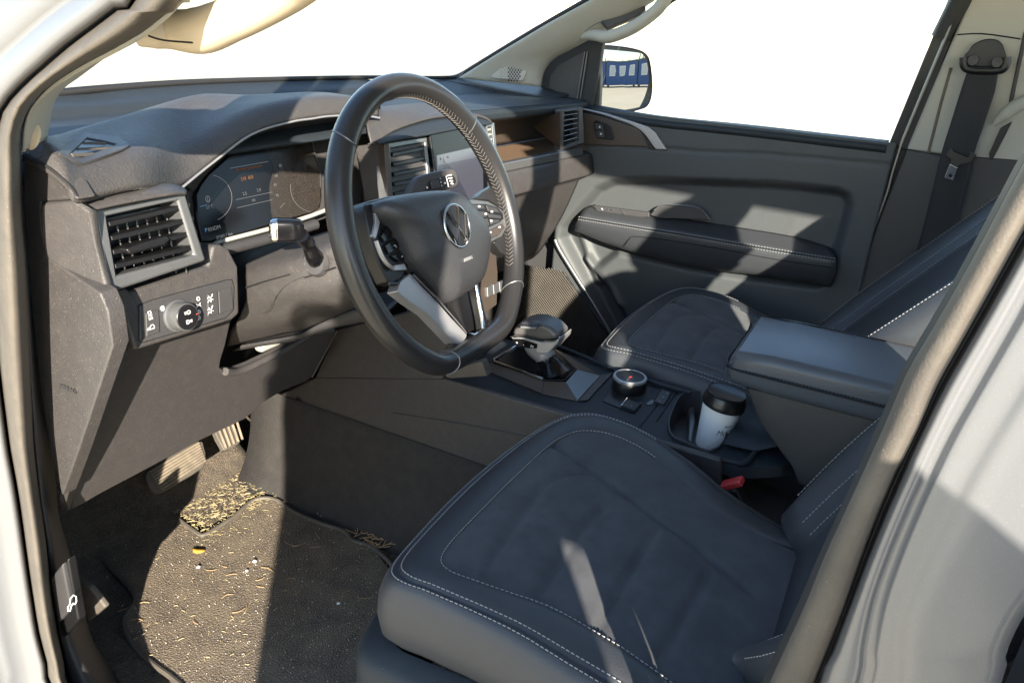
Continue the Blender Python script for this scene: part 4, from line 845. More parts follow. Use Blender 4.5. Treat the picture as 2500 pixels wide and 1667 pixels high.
# cup holder well
ho = [P(x, y, Z=ZT-.004) for x, y in cM([(1515, 920), (1560, 790), (1610, 715), (1700, 685), (1900, 700), (2080, 770), (2120, 800), (2020, 900), (1960, 985), (1930, 1060), (1880, 1110), (1800, 1128), (1640, 1065), (1545, 1020)])]
hs = cr(ho, 4, True); hc = sum(hs, Vector())/len(hs)
loops = [[hc+(p-hc)*k+Vector((0, 0, z)) for p in hs] for k, z in ((1.04, -.001), (1.03, .003), (1.0, .003), (.975, -.002), (.955, -.015), (.94, -.03), (.92, -.042), (.5, -.043), (.01, -.043))]
do_ = [Vector((-.108, -.2195)), Vector((-.108, -.39)), Vector((-.05, -.46)), Vector((.105, -.46)), Vector((.109, -.2195))]
def cast(a):
    d = Vector((math.cos(a), math.sin(a))); best = None
    for p_, q_ in zip(do_, do_[1:]+do_[:1]):
        e_ = q_-p_; den = d.x*e_.y-d.y*e_.x
        if abs(den) < 1e-9: continue
        w_ = Vector((p_.x-hc.x, p_.y-hc.y)); t_ = (w_.x*e_.y-w_.y*e_.x)/den; s_2 = (w_.x*d.y-w_.y*d.x)/den
        if t_ > 0 and -.001 <= s_2 <= 1.001 and (best is None or t_ < best): best = t_
    return Vector((hc.x+d.x*best, hc.y+d.y*best, ZT-.006))
outer = [cast(math.atan2(p.y-hc.y, p.x-hc.x)) for p in hs]
ring('rear_deck', outer, [Vector((hc.x+(p.x-hc.x)*1.01, hc.y+(p.y-hc.y)*1.01, ZT-.006)) for p in hs], .02, M['deck'], con, .003)
wl = loft('cup_holder', loops, M['plastic2'], con, False)
slab('holder_divider', [P(x, y, Z=ZT-.03) for x, y in cM([(1690, 1060), (1720, 900), (1700, 720), (1660, 730), (1670, 900), (1660, 1040)])], .05, M['frame'], wl, .003, face=Vector((0, 0, 1)))
# rear part of the console: open tray wall
obj('tray_wall', [P(1842, 1102, Z=ZT), P(1765, 1085, Z=ZT), P(1842, 965, Z=ZT), P(1900, 1010, Z=ZT)]+[P(1842, 1102, Z=ZT)+Vector((.0, -.05, .03)), P(1900, 1010, Z=ZT)+Vector((.0, -.06, .03))], [[0, 1, 2, 3], [0, 3, 5, 4]], M['deck'], con, solid=.003)
# armrest box
def arm_loop(y, x0, x1, zb, zt, r=.014):
    pts = []
    for cx, cz, a0 in ((x1-r, zt-r, 0), (x0+r, zt-r, 90), (x0+r, zb+r, 180), (x1-r, zb+r, 270)):
        for k in range(5): a = math.radians(a0+k*22.5); pts.append(Vector((cx+r*math.cos(a), y, cz+r*math.sin(a))))
    return pts
arm = loft('armrest_lid', [arm_loop(y, -.09+d, .105-d, zb+d, zt-d) for y, zb, zt, d in ((-.333, .465, .485, .02), (-.338, .46, .50, .008), (-.348, .455, .508, .001), (-.40, .452, .512, 0), (-.55, .452, .512, 0), (-.75, .452, .51, 0))], M['armtop'], con)
bx_ = [arm_loop(y, x0, x1, zb, .462, .008) for y, x0, x1, zb in ((-.37, -.083, .098, .452), (-.40, -.082, .097, .40), (-.455, -.08, .095, .345), (-.47, -.08, .095, .32), (-.75, -.08, .095, .30))]
loft('armrest_box', bx_, M['plastic2'], con)
stitches('stitching', [Vector((-.092, -.345, .482)), Vector((-.0925, -.40, .484)), Vector((-.0925, -.55, .484)), Vector((-.092, -.74, .484))], M['seam'], arm, .005, .0036, .0006)
tube('lid_seam', [Vector((.10, -.337, .486)), Vector((0, -.334, .483)), Vector((-.088, -.337, .483)), Vector((-.0925, -.36, .4815)), Vector((-.0925, -.74, .4815))], .0012, M['seam'], arm, n=5)
tube('lid_seam', [Vector((.085, -.35, .5105)), Vector((.085, -.45, .5135)), Vector((.085, -.74, .5135))], .0011, M['seam'], arm, n=5)
# ---------------------------------------------------------------- gear lever
gb = P(*cT([(585, 1200)])[0], Z=.352)
gear = root('gear_lever', gb, 'silver and black automatic gear lever standing on the console', 'gear lever')
g1, g2, g3 = P(*cT([(560, 1150)])[0], X=.004), P(*cT([(500, 1030)])[0], X=.006), P(*cT([(450, 960)])[0], X=.006)
tube('boot', [gb+Vector((0, 0, -.004)), gb.lerp(g2, .3), gb.lerp(g2, .6), g2], [.034, .024, .018, .016], M['gloss'], gear, n=16, sm=4)
tube('neck', [gb.lerp(g2, .75), g2, g3, g3+Vector((0, .004, .012))], [.019, .021, .025, .027], M['silver'], gear, n=16, sm=4)
# head: a faceted grip, dark on top with a silver lower band and shift buttons on its near side
M['headtop'] = mat('worn satin grip', (.085, .082, .08), .34, bump=(700, .2, .0004))
gX = lambda L, X: [P(x, y, X=X) for x, y in cT(L)]
head = slab('head', gX([(188, 868), (205, 800), (268, 738), (340, 722), (430, 726), (560, 782), (648, 868), (606, 905), (480, 912), (300, 872)], -.022), .052, M['headtop'], gear, .011, 4)
slab('head_band', gX([(180, 872), (300, 876), (480, 918), (604, 911), (650, 876), (636, 936), (590, 985), (540, 1040), (440, 1040), (400, 990), (330, 985), (215, 945)], -.024), .056, M['silver'], head, .007, 4)
slab('shift_buttons', gX([(196, 888), (300, 892), (440, 940), (436, 985), (330, 978), (222, 940)], -.0245), .004, M['gloss'], head, .0015, out=.0012)
for a_, t in (((232, 935), '+'), ((300, 955), '-'), ((372, 972), 'M')): text('button_mark', t, gX([a_], -.0262)[0], (0, -1, -.08), (0, 0, 1), .0055, M['white'], head)
tube('head_trim', gX([(183, 872), (300, 872), (480, 914), (604, 907), (650, 872)], -.0238), .0013, M['chrome'], head, n=6)
tp = [P(x, y, Z=.447) for x, y in cT([(275, 770), (290, 735), (400, 735), (455, 755), (430, 785)])]
slab('gate_badge', tp, .004, M['frame'], head, .001, face=Vector((0, 0, 1)))
text('gate_pattern', 'PRND', P(*cT([(290, 772)])[0], Z=.4475), P(*cT([(440, 765)])[0], Z=.4475)-P(*cT([(290, 765)])[0], Z=.4475), (1, .2, 0), .010, M['black'], head)
# ---------------------------------------------------------------- coffee cup
cb = P(*cM([(1755, 1070)])[0], Z=.272)
ct = P(*cM([(1880, 700)])[0], Z=.385)
cb = Vector((-.002, -.318, .300)); 
cup = root('coffee_cup', cb, 'white paper coffee cup with black lid standing in the cup holder', 'cup')
axc = Vector((.03, -.13, 1)).normalized()
lathe('paper_cup', [(.0, .0), (.022, .0), (.0228, .003), (.0325, .083), (.0332, .085), (.033, .086), (0, .086)], cb, axc, M['cup'], cup, 40)
lathe('lid', [(.033, .078), (.0348, .079), (.0353, .083), (.0342, .0865), (.0338, .090), (.0325, .095), (.0308, .100), (.030, .1018), (.028, .1005), (.0253, .0975), (0, .0967)], cb, axc, M['lid'], cup, 40)
lathe('lid_rim', [(.0283, .0985), (.0314, .099), (.0319, .1012), (.0304, .103), (.0287, .1022)], cb, axc, M['lid'], cup, 40)
def cuptext(s, h0, a0, size, m, shear=.15):
    t = text('cup_print', s, (0, 0, 0), (1, 0, 0), (0, 1, 0), size, m, None, .0001, shear=shear)
    u0 = (CAM-cb); u0.z = 0; u0.normalize(); w0 = Vector((0, 0, 1)).cross(u0)
    for v_ in t.data.vertices:
        hgt = h0+v_.co.y; R_ = .0228+(hgt-.003)/.08*.0097+.0004+v_.co.z; an = a0+v_.co.x/.032
        v_.co = cb+u0*(R_*math.cos(an))+w0*(R_*math.sin(an))+axc*hgt
    t.parent = cup; t.location = -wloc(cup)
M['print'] = mat('brown cup print', (.13, .075, .04), .7)
cuptext('McCafé', .036, .12, .0095, M['print']); cuptext('levin', .051, .42, .0055, M['frame'])
# ================================================================ seats
def dist_poly(px, py, L):
    d = np.full(px.shape, 9.0)
    for (ax, ay), (bx, by) in zip(L, L[1:]):
        vx, vy = bx-ax, by-ay; t = np.clip(((px-ax)*vx+(py-ay)*vy)/(vx*vx+vy*vy+1e-12), 0, 1)
        d = np.minimum(d, np.hypot(px-ax-t*vx, py-ay-t*vy))
    return d
def inside(px, py, L):
    r = np.zeros(px.shape, bool); n = len(L)
    for i in range(n):
        (ax, ay), (bx, by) = L[i], L[(i+1) % n]
        c = ((ay > py) != (by > py)) & (px < (bx-ax)*(py-ay)/((by-ay) if abs(by-ay) > 1e-12 else 1e-12)+ax); r ^= c
    return r
CO = [(-.603, -.127), (-.572, -.103), (-.49, -.092), (-.37, -.088), (-.24, -.098), (-.178, -.118), (-.148, -.155), (-.139, -.20), (-.146, -.25), (-.178, -.33), (-.215, -.40), (-.24, -.50), (-.24, -.60), (-.42, -.62), (-.615, -.60), (-.608, -.37), (-.598, -.26), (-.603, -.176)]
CO = [(p.x, p.y) for p in cr([Vector((a, b, 0)) for a, b in CO], 4, True)]
CC = (-.385, -.34)
def ztop(x, y):
    e = np.clip((abs(x+.375)-.14)/.09, 0, 1); f = np.clip((-.16-y)/.45, 0, 1)
    return .363+.008*e*e-.045*f*f+.004*np.clip(1-abs(y+.16)/.08, 0, 1)-.006*np.clip((y+.13)/.04, 0, 1)
def inset(w):
    out = []
    for x, y in CO:
        d = math.hypot(CC[0]-x, CC[1]-y); k = min(w/d, 1); out.append((x+(CC[0]-x)*k, y+(CC[1]-y)*k))
    return out
SEAMS = [[(1040, 1010), (1015, 880), (1060, 760), (1300, 420), (1420, 290), (1560, 240), (1700, 235)], [(1370, 1190), (1345, 1060), (1400, 930), (1600, 620), (1760, 430)], [(1715, 1390), (1705, 1290), (1760, 1150), (2100, 560)], [(2090, 1568), (2080, 1480), (2150, 1330), (2450, 800)], [(1340, 10), (1700, 235), (2100, 500), (2300, 620), (2700, 900)]]
SEAMS = [[(q.x, q.y) for q in cr([P(x, y, Z=.362) for x, y in cH(L)], 5)] for L in SEAMS]
def make_seat(name, off, tilt, label, pitch=1.0):
    off = Vector(off); st = root(name, Vector((-.37, -.35, -.03))+off, label, 'seat', 'front seats')
    O = lambda x, y, z: Vector((x, y, z))+off
    # cloth top
    sp = .006; xs = np.arange(-.62, -.12, sp); ys = np.arange(-.62, -.08, sp); X, Y = np.meshgrid(xs, ys, indexing='ij')
    inn = inset(.028); ok = inside(X, Y, inn); Zt = ztop(X, Y)
    ds = np.full(X.shape, 9.0)
    for L in SEAMS: ds = np.minimum(ds, dist_poly(X, Y, L))
    Zt = Zt-.0045*np.exp(-(ds/.005)**2)+.002*(1-np.exp(-(ds/.03)**2))
    Zt = Zt-.012*np.clip(1-dist_poly(X, Y, inn+inn[:1])/.018, 0, 1)
    idx = -np.ones(X.shape, int); vs = []
    for i, j in zip(*np.nonzero(ok)): idx[i, j] = len(vs); vs.append(O(X[i, j], Y[i, j], Zt[i, j]))
    fs = [[idx[i, j], idx[i+1, j], idx[i+1, j+1], idx[i, j+1]] for i in range(len(xs)-1) for j in range(len(ys)-1) if min(idx[i, j], idx[i+1, j], idx[i+1, j+1], idx[i, j+1]) >= 0]
    cu_ = obj('cushion', vs, fs, M['suede'], st, solid=.01)
    # leather border, rolled over the edge and down the front and sides
    lp = []
    for w, dz in ((.054, -.008), (.052, -.001), (.048, .0035), (.040, .005), (.02, .0055), (.008, .002), (.003, -.001), (.0, -.0035), (-.003, -.002), (-.008, -.004), (-.014, -.012), (-.02, -.03), (-.022, -.055), (-.018, -.08), (-.006, -.095)):
        lp.append([O(x, y, float(ztop(np.float64(x), np.float64(y)))+dz) for (x, y), (x0, y0) in zip(inset(w), CO)])
    n = len(CO); v = [p for l in lp for p in l]
    br = obj('cushion_border', v, [[i*n+k, i*n+(k+1) % n, (i+1)*n+(k+1) % n, (i+1)*n+k] for i in range(len(lp)-1) for k in range(n)][::-1], M['cloth'], st)
    br.data.flip_normals() if False else None
    def row(w, dz, a, b): return [O(x, y, float(ztop(np.float64(x), np.float64(y)))+dz) for (x, y), (x0, y0) in list(zip(inset(w), CO))[a:b]]
    N = len(CO)
    for w, dz in ((.049, .0036), (.005, .0022), (-.0055, -.0022)):
        r_ = row(w, dz, 0, N); r_ = r_[N-20:]+r_[:34]
        stitches('stitching', r_, M['thread'], br, .0056*pitch, .0038*pitch, .00048, 0)
    # plastic base and runners
    lp = []
    for w, z in ((-.006, .275), (-.034, .268), (-.046, .255), (-.046, .20), (-.03, .12), (-.01, .10)):
        lp.append([O(x, y, z) for x, y in inset(w)])
    v = [p for l in lp for p in l]
    obj('base_cover', v, [[i*n+k, i*n+(k+1) % n, (i+1)*n+(k+1) % n, (i+1)*n+k] for i in range(len(lp)-1) for k in range(n)], M['deck'], st)
    for x in (-.56, -.20): box('runner', O(x, -.36, .06), (.04, .5, .1), M['black'], st)
    # backrest: padded shell leaning back
    th = math.radians(tilt); bu = Vector((0, -math.sin(th), math.cos(th))); bn = Vector((0, math.cos(th), math.sin(th))); bo = O(-.37, -.495 if pitch == 1 else -.47, .34)
    hs = np.linspace(0, .66, 26); us = np.linspace(-1, 1, 33); rows = []
    for h in hs:
        wd = .225-.06*max(0, 1-h/.16)**2+.012*math.sin(h/.66*math.pi)-.05*max(0, (h-.5)/.16)**2; r = []
        for u in us:
            b = max(0, (abs(u)-.52)/.48); f = .035*math.sin(min(b*1.5, 1)*math.pi/2)*(1-.5*(h/.66)) - .07*max(0, (abs(u)-.86)/.14)**2
            g_ = .004*math.exp(-((abs(u)-.56)/.025)**2)
            r.append(bo+bu*h+Vector((1, 0, 0))*(u*wd)+bn*(f-g_-.03*(max(0, h-.58)/.08)**2))
        rows.append(r)
    v = [p for r in rows for p in r]; m_ = len(us)
    bk = obj('backrest', v, [[i*m_+k, i*m_+k+1, (i+1)*m_+k+1, (i+1)*m_+k] for i in range(len(hs)-1) for k in range(m_-1)], M['leather'], st)
    md = bk.modifiers.new('solid', 'SOLIDIFY'); md.thickness = .09; md.offset = 1
    for u in (-.9, -.60, -.545, .545, .60, .9):
        k = min(range(m_), key=lambda q: abs(us[q]-u)); stitches('stitching', [r[k]+bn*.0012 for r in rows[1:-2]], M['thread'], bk, .0056*pitch, .0038*pitch, .00048, 0)
    hd = [bo+bu*(.70+.0)+bn*-.02]
    c = bo+bu*.76+bn*-.035; ax = (Vector((1, 0, 0)), bn, bu)
    box('headrest', c, (.26, .10, .19), M['leather'], st, ax, .045, 5)
    for x in (-.06, .06): tube('headrest_post', [bo+bu*.60+Vector((x, 0, 0))-bn*.05, c+Vector((x, 0, 0))-bn*.01], .006, M['chrome'], st, n=8)
    return st
make_seat('driver_seat', (0, 0, 0), 29, 'dark suede and leather seat nearest the camera, behind the steering wheel')
make_seat('passenger_seat', (.725, .04, .0), 38, 'dark stitched seat on the far side beyond the armrest and cup', 1.15)
# ---------------------------------------------------------------- belts
bk_ = root('belt_buckle', P(1795, 1230, X=-.135), 'red-topped seat belt buckle between near seat and console', 'buckle')
bc = P(1788, 1180, X=-.135); fdv = (P(1812, 1168, X=-.135)-P(1758, 1182, X=-.135)).normalized()
bx = (fdv, Vector((1, 0, 0)), fdv.cross(Vector((1, 0, 0))).normalized())
box('release_button', bc, (.034, .022, .010), M['red'], bk_, bx, .003)
box('buckle_body', bc+Vector((0, -.008, -.035)), (.042, .030, .06), M['black'], bk_, bx, .005)
belt = root('seat_belt', P(2400, 130, X=.70), 'black seat belt hanging from its anchor on the far pillar', 'seat belt')
sv = lambda L, X=.69: [P(x, y, X=X) for x, y in cS(L)]
slab('anchor_cover', sv([(1140, 400), (1180, 345), (1260, 305), (1340, 300), (1395, 330), (1425, 400), (1435, 460), (1420, 510), (1380, 535), (1150, 525), (1110, 490), (1112, 430)], .685), .03, M['black'], belt, .008, 4, rnd=3)
tube('anchor_ring', sv([(1110, 440), (1112, 500), (1160, 535), (1370, 540), (1425, 505), (1432, 440)], .668), .008, M['black'], belt, n=10, sm=4)
for a in ((1175, 465), (1360, 480)): lathe('anchor_cap', [(0, 0), (.010, 0), (.009, .003), (0, .004)], sv([a], .664)[0], (-1, -.1, .1), M['plastic2'], belt, 16)
lo = [sv([a, b], .672) for a, b in (((1140, 525), (1370, 530)), ((1085, 690), (1345, 700)), ((1010, 930), (1270, 930)), ((930, 1190), (1190, 1170)), ((860, 1480), (1110, 1500)), ((790, 1760), (1040, 1790)), ((700, 2080), (950, 2120)))]
patch('webbing', [[l[0] for l in lo], [l[0].lerp(l[1], .5)+Vector((-.004, 0, 0)) for l in lo], [l[1] for l in lo]], mat('black belt webbing', (.016, .017, .02), .75, bump=(900, .4, .0006)), belt, 4, 3, .0018)
tg_ = slab('tongue', sv([(965, 1190), (1015, 1130), (1030, 1160), (1140, 1205), (1160, 1160), (1205, 1190), (1160, 1250), (1085, 1262), (1050, 1290), (1000, 1260), (1010, 1230)], .66), .006, M['black'], belt, .0015)
ring('tongue_plate', sv([(1000, 1255), (1060, 1285), (1025, 1385), (958, 1362)], .658), sv([(1000, 1330), (1022, 1340), (1012, 1362), (988, 1350)], .658), .003, M['chrome'], belt, .0008)
# ================================================================ passenger door
door = root('passenger_door', (.70, -.05, -.05), 'dark moulded far door with armrest, window and outside mirror', 'car door')
X0 = .685
yz = lambda L: [(q.y, q.z) for q in [P(x, y, X=X0) for x, y in L]]
rec = yz(cR([(300, 170), (420, 112), (700, 100), (1600, 132), (2050, 180), (2130, 220), (2152, 300), (2100, 500), (2025, 740), (1985, 850), (1900, 900), (1500, 852), (950, 760), (470, 650), (330, 760), (430, 900), (620, 1300), (480, 1400), (290, 1005), (40, 540), (60, 450), (190, 290)]))
ys = np.arange(-.468, .30, .005); zs = np.arange(.02, .742, .005); Yg, Zg = np.meshgrid(ys, zs, indexing='ij')
ins = inside(Yg, Zg, rec); dd = dist_poly(Yg, Zg, rec+rec[:1]); sd = np.where(ins, dd, -dd)
Xg_ = X0+.034*np.clip((sd+.004)/.022, 0, 1)**1.3
grv = yz(cQ([(930, 640), (1575, 660), (2146, 710)])+cC([(700, 985), (1480, 1055), (1560, 1060)])); gd = dist_poly(Yg, Zg, grv)
Xg_ = Xg_+.004*np.exp(-(gd/.003)**2)
# vertical fold and pocket relief in the lower recess
f1 = yz(cR([(165, 480), (235, 680), (300, 860)])); f2 = yz(cR([(230, 690), (420, 920), (470, 1000)]))
Xg_ = Xg_-.012*np.exp(-(dist_poly(Yg, Zg, f1)/.012)**2)-.016*np.exp(-(dist_poly(Yg, Zg, f2)/.010)**2)
v = [Vector((Xg_[i, j], ys[i], zs[j])) for i in range(len(ys)) for j in range(len(zs))]; n = len(zs)
obj('door_panel', v, [[i*n+j, (i+1)*n+j, (i+1)*n+j+1, i*n+j+1][::-1] for i in range(len(ys)-1) for j in range(n-1)], M['doorcard'], door, solid=.012)
# upper ledge under the window
patch('belt_ledge', [[P(x, y, X=.684)+Vector((0, 0, dz)) for x, y in ((1428, 268), (1590, 296), (1800, 318), (2000, 341), (2165, 360))] if i == 0 else [Vector((X0+dx, q.y, q.z+dz)) for q in [P(x, y, X=.684) for x, y in ((1428, 268), (1590, 296), (1800, 318), (2000, 341), (2165, 360))]] for i, (dx, dz) in enumerate(((0, -.012), (-.006, -.003), (.002, .006), (.02, .010), (.05, .010)))], M['deck'], door, 4, 3, .004)
# window frame, glass
wf = [P(2310, 0, X=.715), P(2190, 320, X=.712), P(2168, 352, X=.71), P(2200, 362, X=.70), P(2225, 330, X=.70), P(2345, -5, X=.70), P(2375, -90, X=.70), P(2345, -90, X=.715)]
slab('window_frame', PP([(2340, -80), (2314, 0), (2170, 352), (2196, 361), (2345, 0), (2375, -80)], X=.712), .03, M['rubberdk'], door, .003)
tube('frame_bead', PP([(2372, -80), (2347, 0), (2200, 352), (2166, 470), (2100, 640), (2050, 730)], X=.695), .003, M['frame'], door, n=6, sm=2)
slab('door_edge', PP([(2165, 352), (2197, 361), (2160, 500), (2090, 664), (2044, 735), (2010, 830), (1990, 830), (2028, 720), (2075, 620), (2135, 460)], X=.70), .02, M['rubberdk'], door, .003)
slab('window_glass', [Vector((.735, .26, .72)), Vector((.735, -.47, .72)), Vector((.66, -.54, 1.2)), Vector((.66, -.1, 1.2)), Vector((.70, .15, .95))], .004, M['glass'], door, 0)
tube('window_frame_top', [Vector((.715, -.50, .95)), Vector((.67, -.54, 1.18)), Vector((.66, -.45, 1.21)), Vector((.66, -.1, 1.205))], .02, M['rubberdk'], door, n=8, sm=3)
# sail panel ahead of the window
slab('window_seal', PP([(1316, 213), (1322, 180), (1347, 143), (1398, 114), (1452, 86), (1478, 80), (1470, 116), (1448, 262), (1400, 254), (1372, 232)], X=.708), .02, M['rubberdk'], door, .004, 3)
sa_ = slab('sail_panel', PP([(1340, 214), (1345, 184), (1364, 160), (1424, 128), (1426, 124), (1408, 255), (1374, 232)], X=.705), .02, M['plastic2'], door, .003)
for dx in (0, 7): tube('divider', PP([(1428+dx*.9, 127), (1407+dx, 258)], X=.703), .0018, M['frame'], door, n=6)
slab('mirror_base', PP([(1438, 128), (1462, 110), (1466, 190), (1462, 274), (1418, 262)], X=.72), .02, M['plastic2'], door, .003)
# switch insert and bright strip
bi = slab('trim_insert', PP(cQ([(922, 312), (1100, 352), (1440, 458), (1500, 505), (1540, 580), (1578, 656), (935, 632)]), X=.679), .01, M['brown'], door, .002)
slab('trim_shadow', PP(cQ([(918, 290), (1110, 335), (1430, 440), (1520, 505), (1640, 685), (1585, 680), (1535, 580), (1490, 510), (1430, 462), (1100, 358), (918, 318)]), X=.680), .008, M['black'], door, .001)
slab('bright_strip', PP(cQ([(912, 265), (1150, 318), (1400, 395), (1580, 455), (1650, 510), (1762, 684), (1650, 680), (1555, 545), (1500, 490), (1400, 432), (1110, 330), (914, 282)]), X=.676), .01, M['silver'], door, .003)
sw = slab('lock_switch', PP(cQ([(1028, 408), (1055, 385), (1170, 425), (1205, 460), (1240, 560), (1215, 590), (1062, 572), (1040, 500)]), X=.677), .005, M['black'], door, .002, out=.001)
for L, t in (([(1042, 420), (1120, 430), (1132, 485), (1050, 480)], 1), ([(1050, 492), (1135, 492), (1140, 560), (1068, 560)], 2)): slab('button', PP(cQ(L), X=.677), .004, M['plastic2'], sw, .0012, out=.004)
for a in ((1090, 455), (1102, 525)): slab('button_symbol', PP(cQ([(a[0]-10, a[1]+8), (a[0], a[1]-12), (a[0]+10, a[1]+8)]), X=.6725), .0005, M['white'], sw, 0, out=.0005)
# armrest, stitched along its edge
aq = lambda L, X: [P(x, y, X=X) for x, y in cR(L)]
ra = aq([(235, 305), (500, 335), (900, 390), (1200, 435), (1720, 520), (1990, 600)], .716)
rb = aq([(205, 350), (530, 400), (900, 462), (1200, 512), (1620, 582), (2025, 655)], .662)
rc_ = aq([(185, 388), (545, 447), (900, 503), (1200, 553), (1620, 624), (2032, 690)], .646)
rd = aq([(165, 430), (510, 520), (900, 600), (1200, 640), (1600, 720), (2025, 790)], .648)
re = aq([(155, 480), (470, 600), (900, 720), (1200, 765), (1480, 800), (1990, 880)], .668)
rf = [p+Vector((.05, 0, -.01)) for p in re]
ar = patch('armrest', [ra, rb, rc_, rd, re, rf], M['leather'], door, 5, 4, .004)
for dz in (.0035, -.0035): stitches('stitching', [p+Vector((-.003, 0, dz)) for p in rc_], M['thread'], ar, .0065, .0042, .00055)
tube('armrest_seam', [p+Vector((-.0012, 0, 0)) for p in rc_], .0012, M['seam'], ar, n=5, sm=4)
tube('armrest_seam', aq([(520, 590), (545, 545), (600, 522), (900, 560), (1250, 620), (1620, 690), (2000, 745)], .6455), .0013, M['seam'], ar, n=5, sm=4)
pc = slab('pull_cup', aq([(690, 370), (740, 320), (790, 296), (1040, 312), (1130, 408), (1000, 400), (780, 395)], .69), .01, M['plastic2'], door, .003)
tube('pull_edge', aq([(725, 335), (790, 293), (900, 296), (1030, 312), (1085, 350), (1130, 408)], .688), .0016, M['frame'], pc, n=6, sm=4)
swb = slab('window_switch', aq([(290, 300), (690, 350), (690, 385), (600, 385), (520, 372), (320, 352)], .69), .01, M['plastic2'], door, .002)
for L in ([(485, 325), (500, 345), (512, 362)], [(385, 335), (400, 320)], [(412, 328), (428, 332)], [(350, 320), (356, 332)]): tube('switch_mark', aq(L, .6885), .0012, M['chrome'], swb, n=5)
tube('switch_mark', aq([(250, 308), (290, 300), (305, 294)], .69), .0018, M['chrome'], swb, n=5)
# front lower corner: speaker grille and its bright edge
tube('pocket_edge', PP([(1355, 585), (1366, 610), (1400, 665), (1449, 742), (1500, 830), (1540, 900)], X=.672), .0052, M['frame'], door, n=8, sm=3)
gq = PP(cT([(270, 180), (480, 215), (620, 235), (700, 262), (800, 420), (960, 640), (1150, 900), (1010, 1100), (700, 1000), (200, 900)]), X=.675)
sgl = slab('speaker_panel', gq, .006, M['black'], door, .001)
pl2 = [(p.y, p.z) for p in gq]; cs = []
yc0, yc1 = min(p[0] for p in pl2), max(p[0] for p in pl2); zc0, zc1 = min(p[1] for p in pl2), max(p[1] for p in pl2)
pit = .0085; i = 0; z = zc0
while z < zc1:
    y = yc0+(i % 2)*pit*.5
    while y < yc1:
        if inside(np.array([y]), np.array([z]), pl2)[0]: cs.append((y, z))
        y += pit
    z += pit*.5; i += 1
vv, ff = [], []
for y, z in cs:
    k = len(vv); a, b = pit*.5, pit*.5; t_ = .0011
    for (y0, z0, y1, z1) in ((y, z, y+a, z+b), (y, z, y+a, z-b)):
        dx = Vector((0, y1-y0, z1-z0)).normalized(); s = Vector((0, -dx.z, dx.y))*t_; A1, B1 = Vector((.675, y0, z0)), Vector((.675, y1, z1)); k = len(vv); f = Vector((-.0022, 0, 0))
        vv += [A1+s, A1+f, A1-s, B1+s, B1+f, B1-s]; ff += [[k, k+1, k+4, k+3], [k+1, k+2, k+5, k+4]]
obj('speaker_mesh', vv, ff, M['rubber'], sgl, smooth=False, stuff=True)
# outside mirror
mc = P(1520, 192, X=.93); md_ = (mc-CAM).normalized(); refl = Vector((.42, -.9075, -.012)).normalized(); mn = (refl-md_).normalized()
hq = lambda L, h=0: [P(x, y, pl=(mc+mn*h, mn)) for x, y in cN(L)]
ho_ = cr(hq([(650, 270), (720, 190), (800, 148), (1000, 155), (1230, 192), (1345, 245), (1400, 350), (1428, 600), (1415, 780), (1365, 885), (1280, 925), (1100, 968), (880, 965), (760, 930), (640, 880), (640, 560)]), 3, True)
hc_ = sum(ho_, Vector())/len(ho_)
gl = cr(hq([(745, 215), (790, 203), (860, 203), (1250, 240), (1325, 280), (1365, 360), (1388, 560), (1372, 750), (1335, 855), (1210, 905), (890, 945), (830, 925), (795, 840), (755, 560), (741, 300)]), 3, True)
loops = [[hc_+(p-hc_)*k-mn*h for p in ho_] for k, h in ((.96, -.001), (.985, -.004), (1.0, .002), (1.0, .02), (.93, .06), (.75, .09), (.3, .105), (.02, .107))]
mh = loft('mirror_housing', loops, M['black'], door, True)
gcn = sum(gl, Vector())/len(gl); gl2 = []; RC = 1.7
k_ = [1.0, .85, .7, .55, .4, .25, .12, .01]
lps = []
for k in k_:
    l = []
    for p in gl:
        q = gcn+(p-gcn)*k; r2 = (q-gcn).length_squared; l.append(q+mn*(.0050-r2/(2*RC)))
    lps.append(l)
loft('mirror_glass', lps, M['mirror'], mh, False)
tube('mirror_arm', [hc_-mn*.03+Vector((-.02, .02, -.06)), Vector((.78, .30, .74)), Vector((.735, .28, .75))], [.03, .03, .025], M['black'], mh, n=10, sm=3)
# ================================================================ far pillar, behind the door
fp = root('pillar_cover', P(2300, 330, X=.71), 'beige far pillar cover with dark lower trim behind the seat belt', 'pillar trim')
slab('pillar_seal', sv([(1075, -60), (1165, -60), (690, 1160), (610, 1140)], .71), .03, M['rubberdk'], fp, .004)
slab('pillar_seal', sv([(690, 1155), (610, 1135), (480, 1570), (250, 2080), (330, 2100), (560, 1600)], .71), .03, M['rubberdk'], fp, .004)
slab('upper_cover', sv([(1150, 0), (1175, -60), (1800, -60), (1800, 900), (1700, 1260), (1290, 1225), (668, 1150)], .702), .03, M['beige'], fp, .006, 3)
tube('cover_seam', sv([(1055, 268), (1250, 260), (1540, 300)], .7005), .0014, M['seam'], fp, n=6, sm=3)
tube('cover_fold', sv([(1010, 520), (930, 800), (835, 1172)], .7005), .0028, M['rubber'], fp, n=6)
slab('lower_cover', sv([(668, 1140), (900, 1182), (1300, 1208), (1700, 1240), (1700, 1800), (900, 2600), (100, 2500), (330, 2000)], .698), .03, M['plastic2'], fp, .006, 3)
slab('guide_slot', sv([(1568, 240), (1600, 240), (1490, 760), (1450, 790)], .698), .01, M['black'], fp, .002)
slab('guide_slot', sv([(1390, 980), (1480, 930), (1310, 1260), (1300, 1180)], .698), .01, M['black'], fp, .002)
tube('belt_handle', sv([(1620, 760), (1500, 820), (1420, 880), (1330, 960)], .692), [.012, .013, .012, .004], M['beige'], fp, n=10, sm=4)
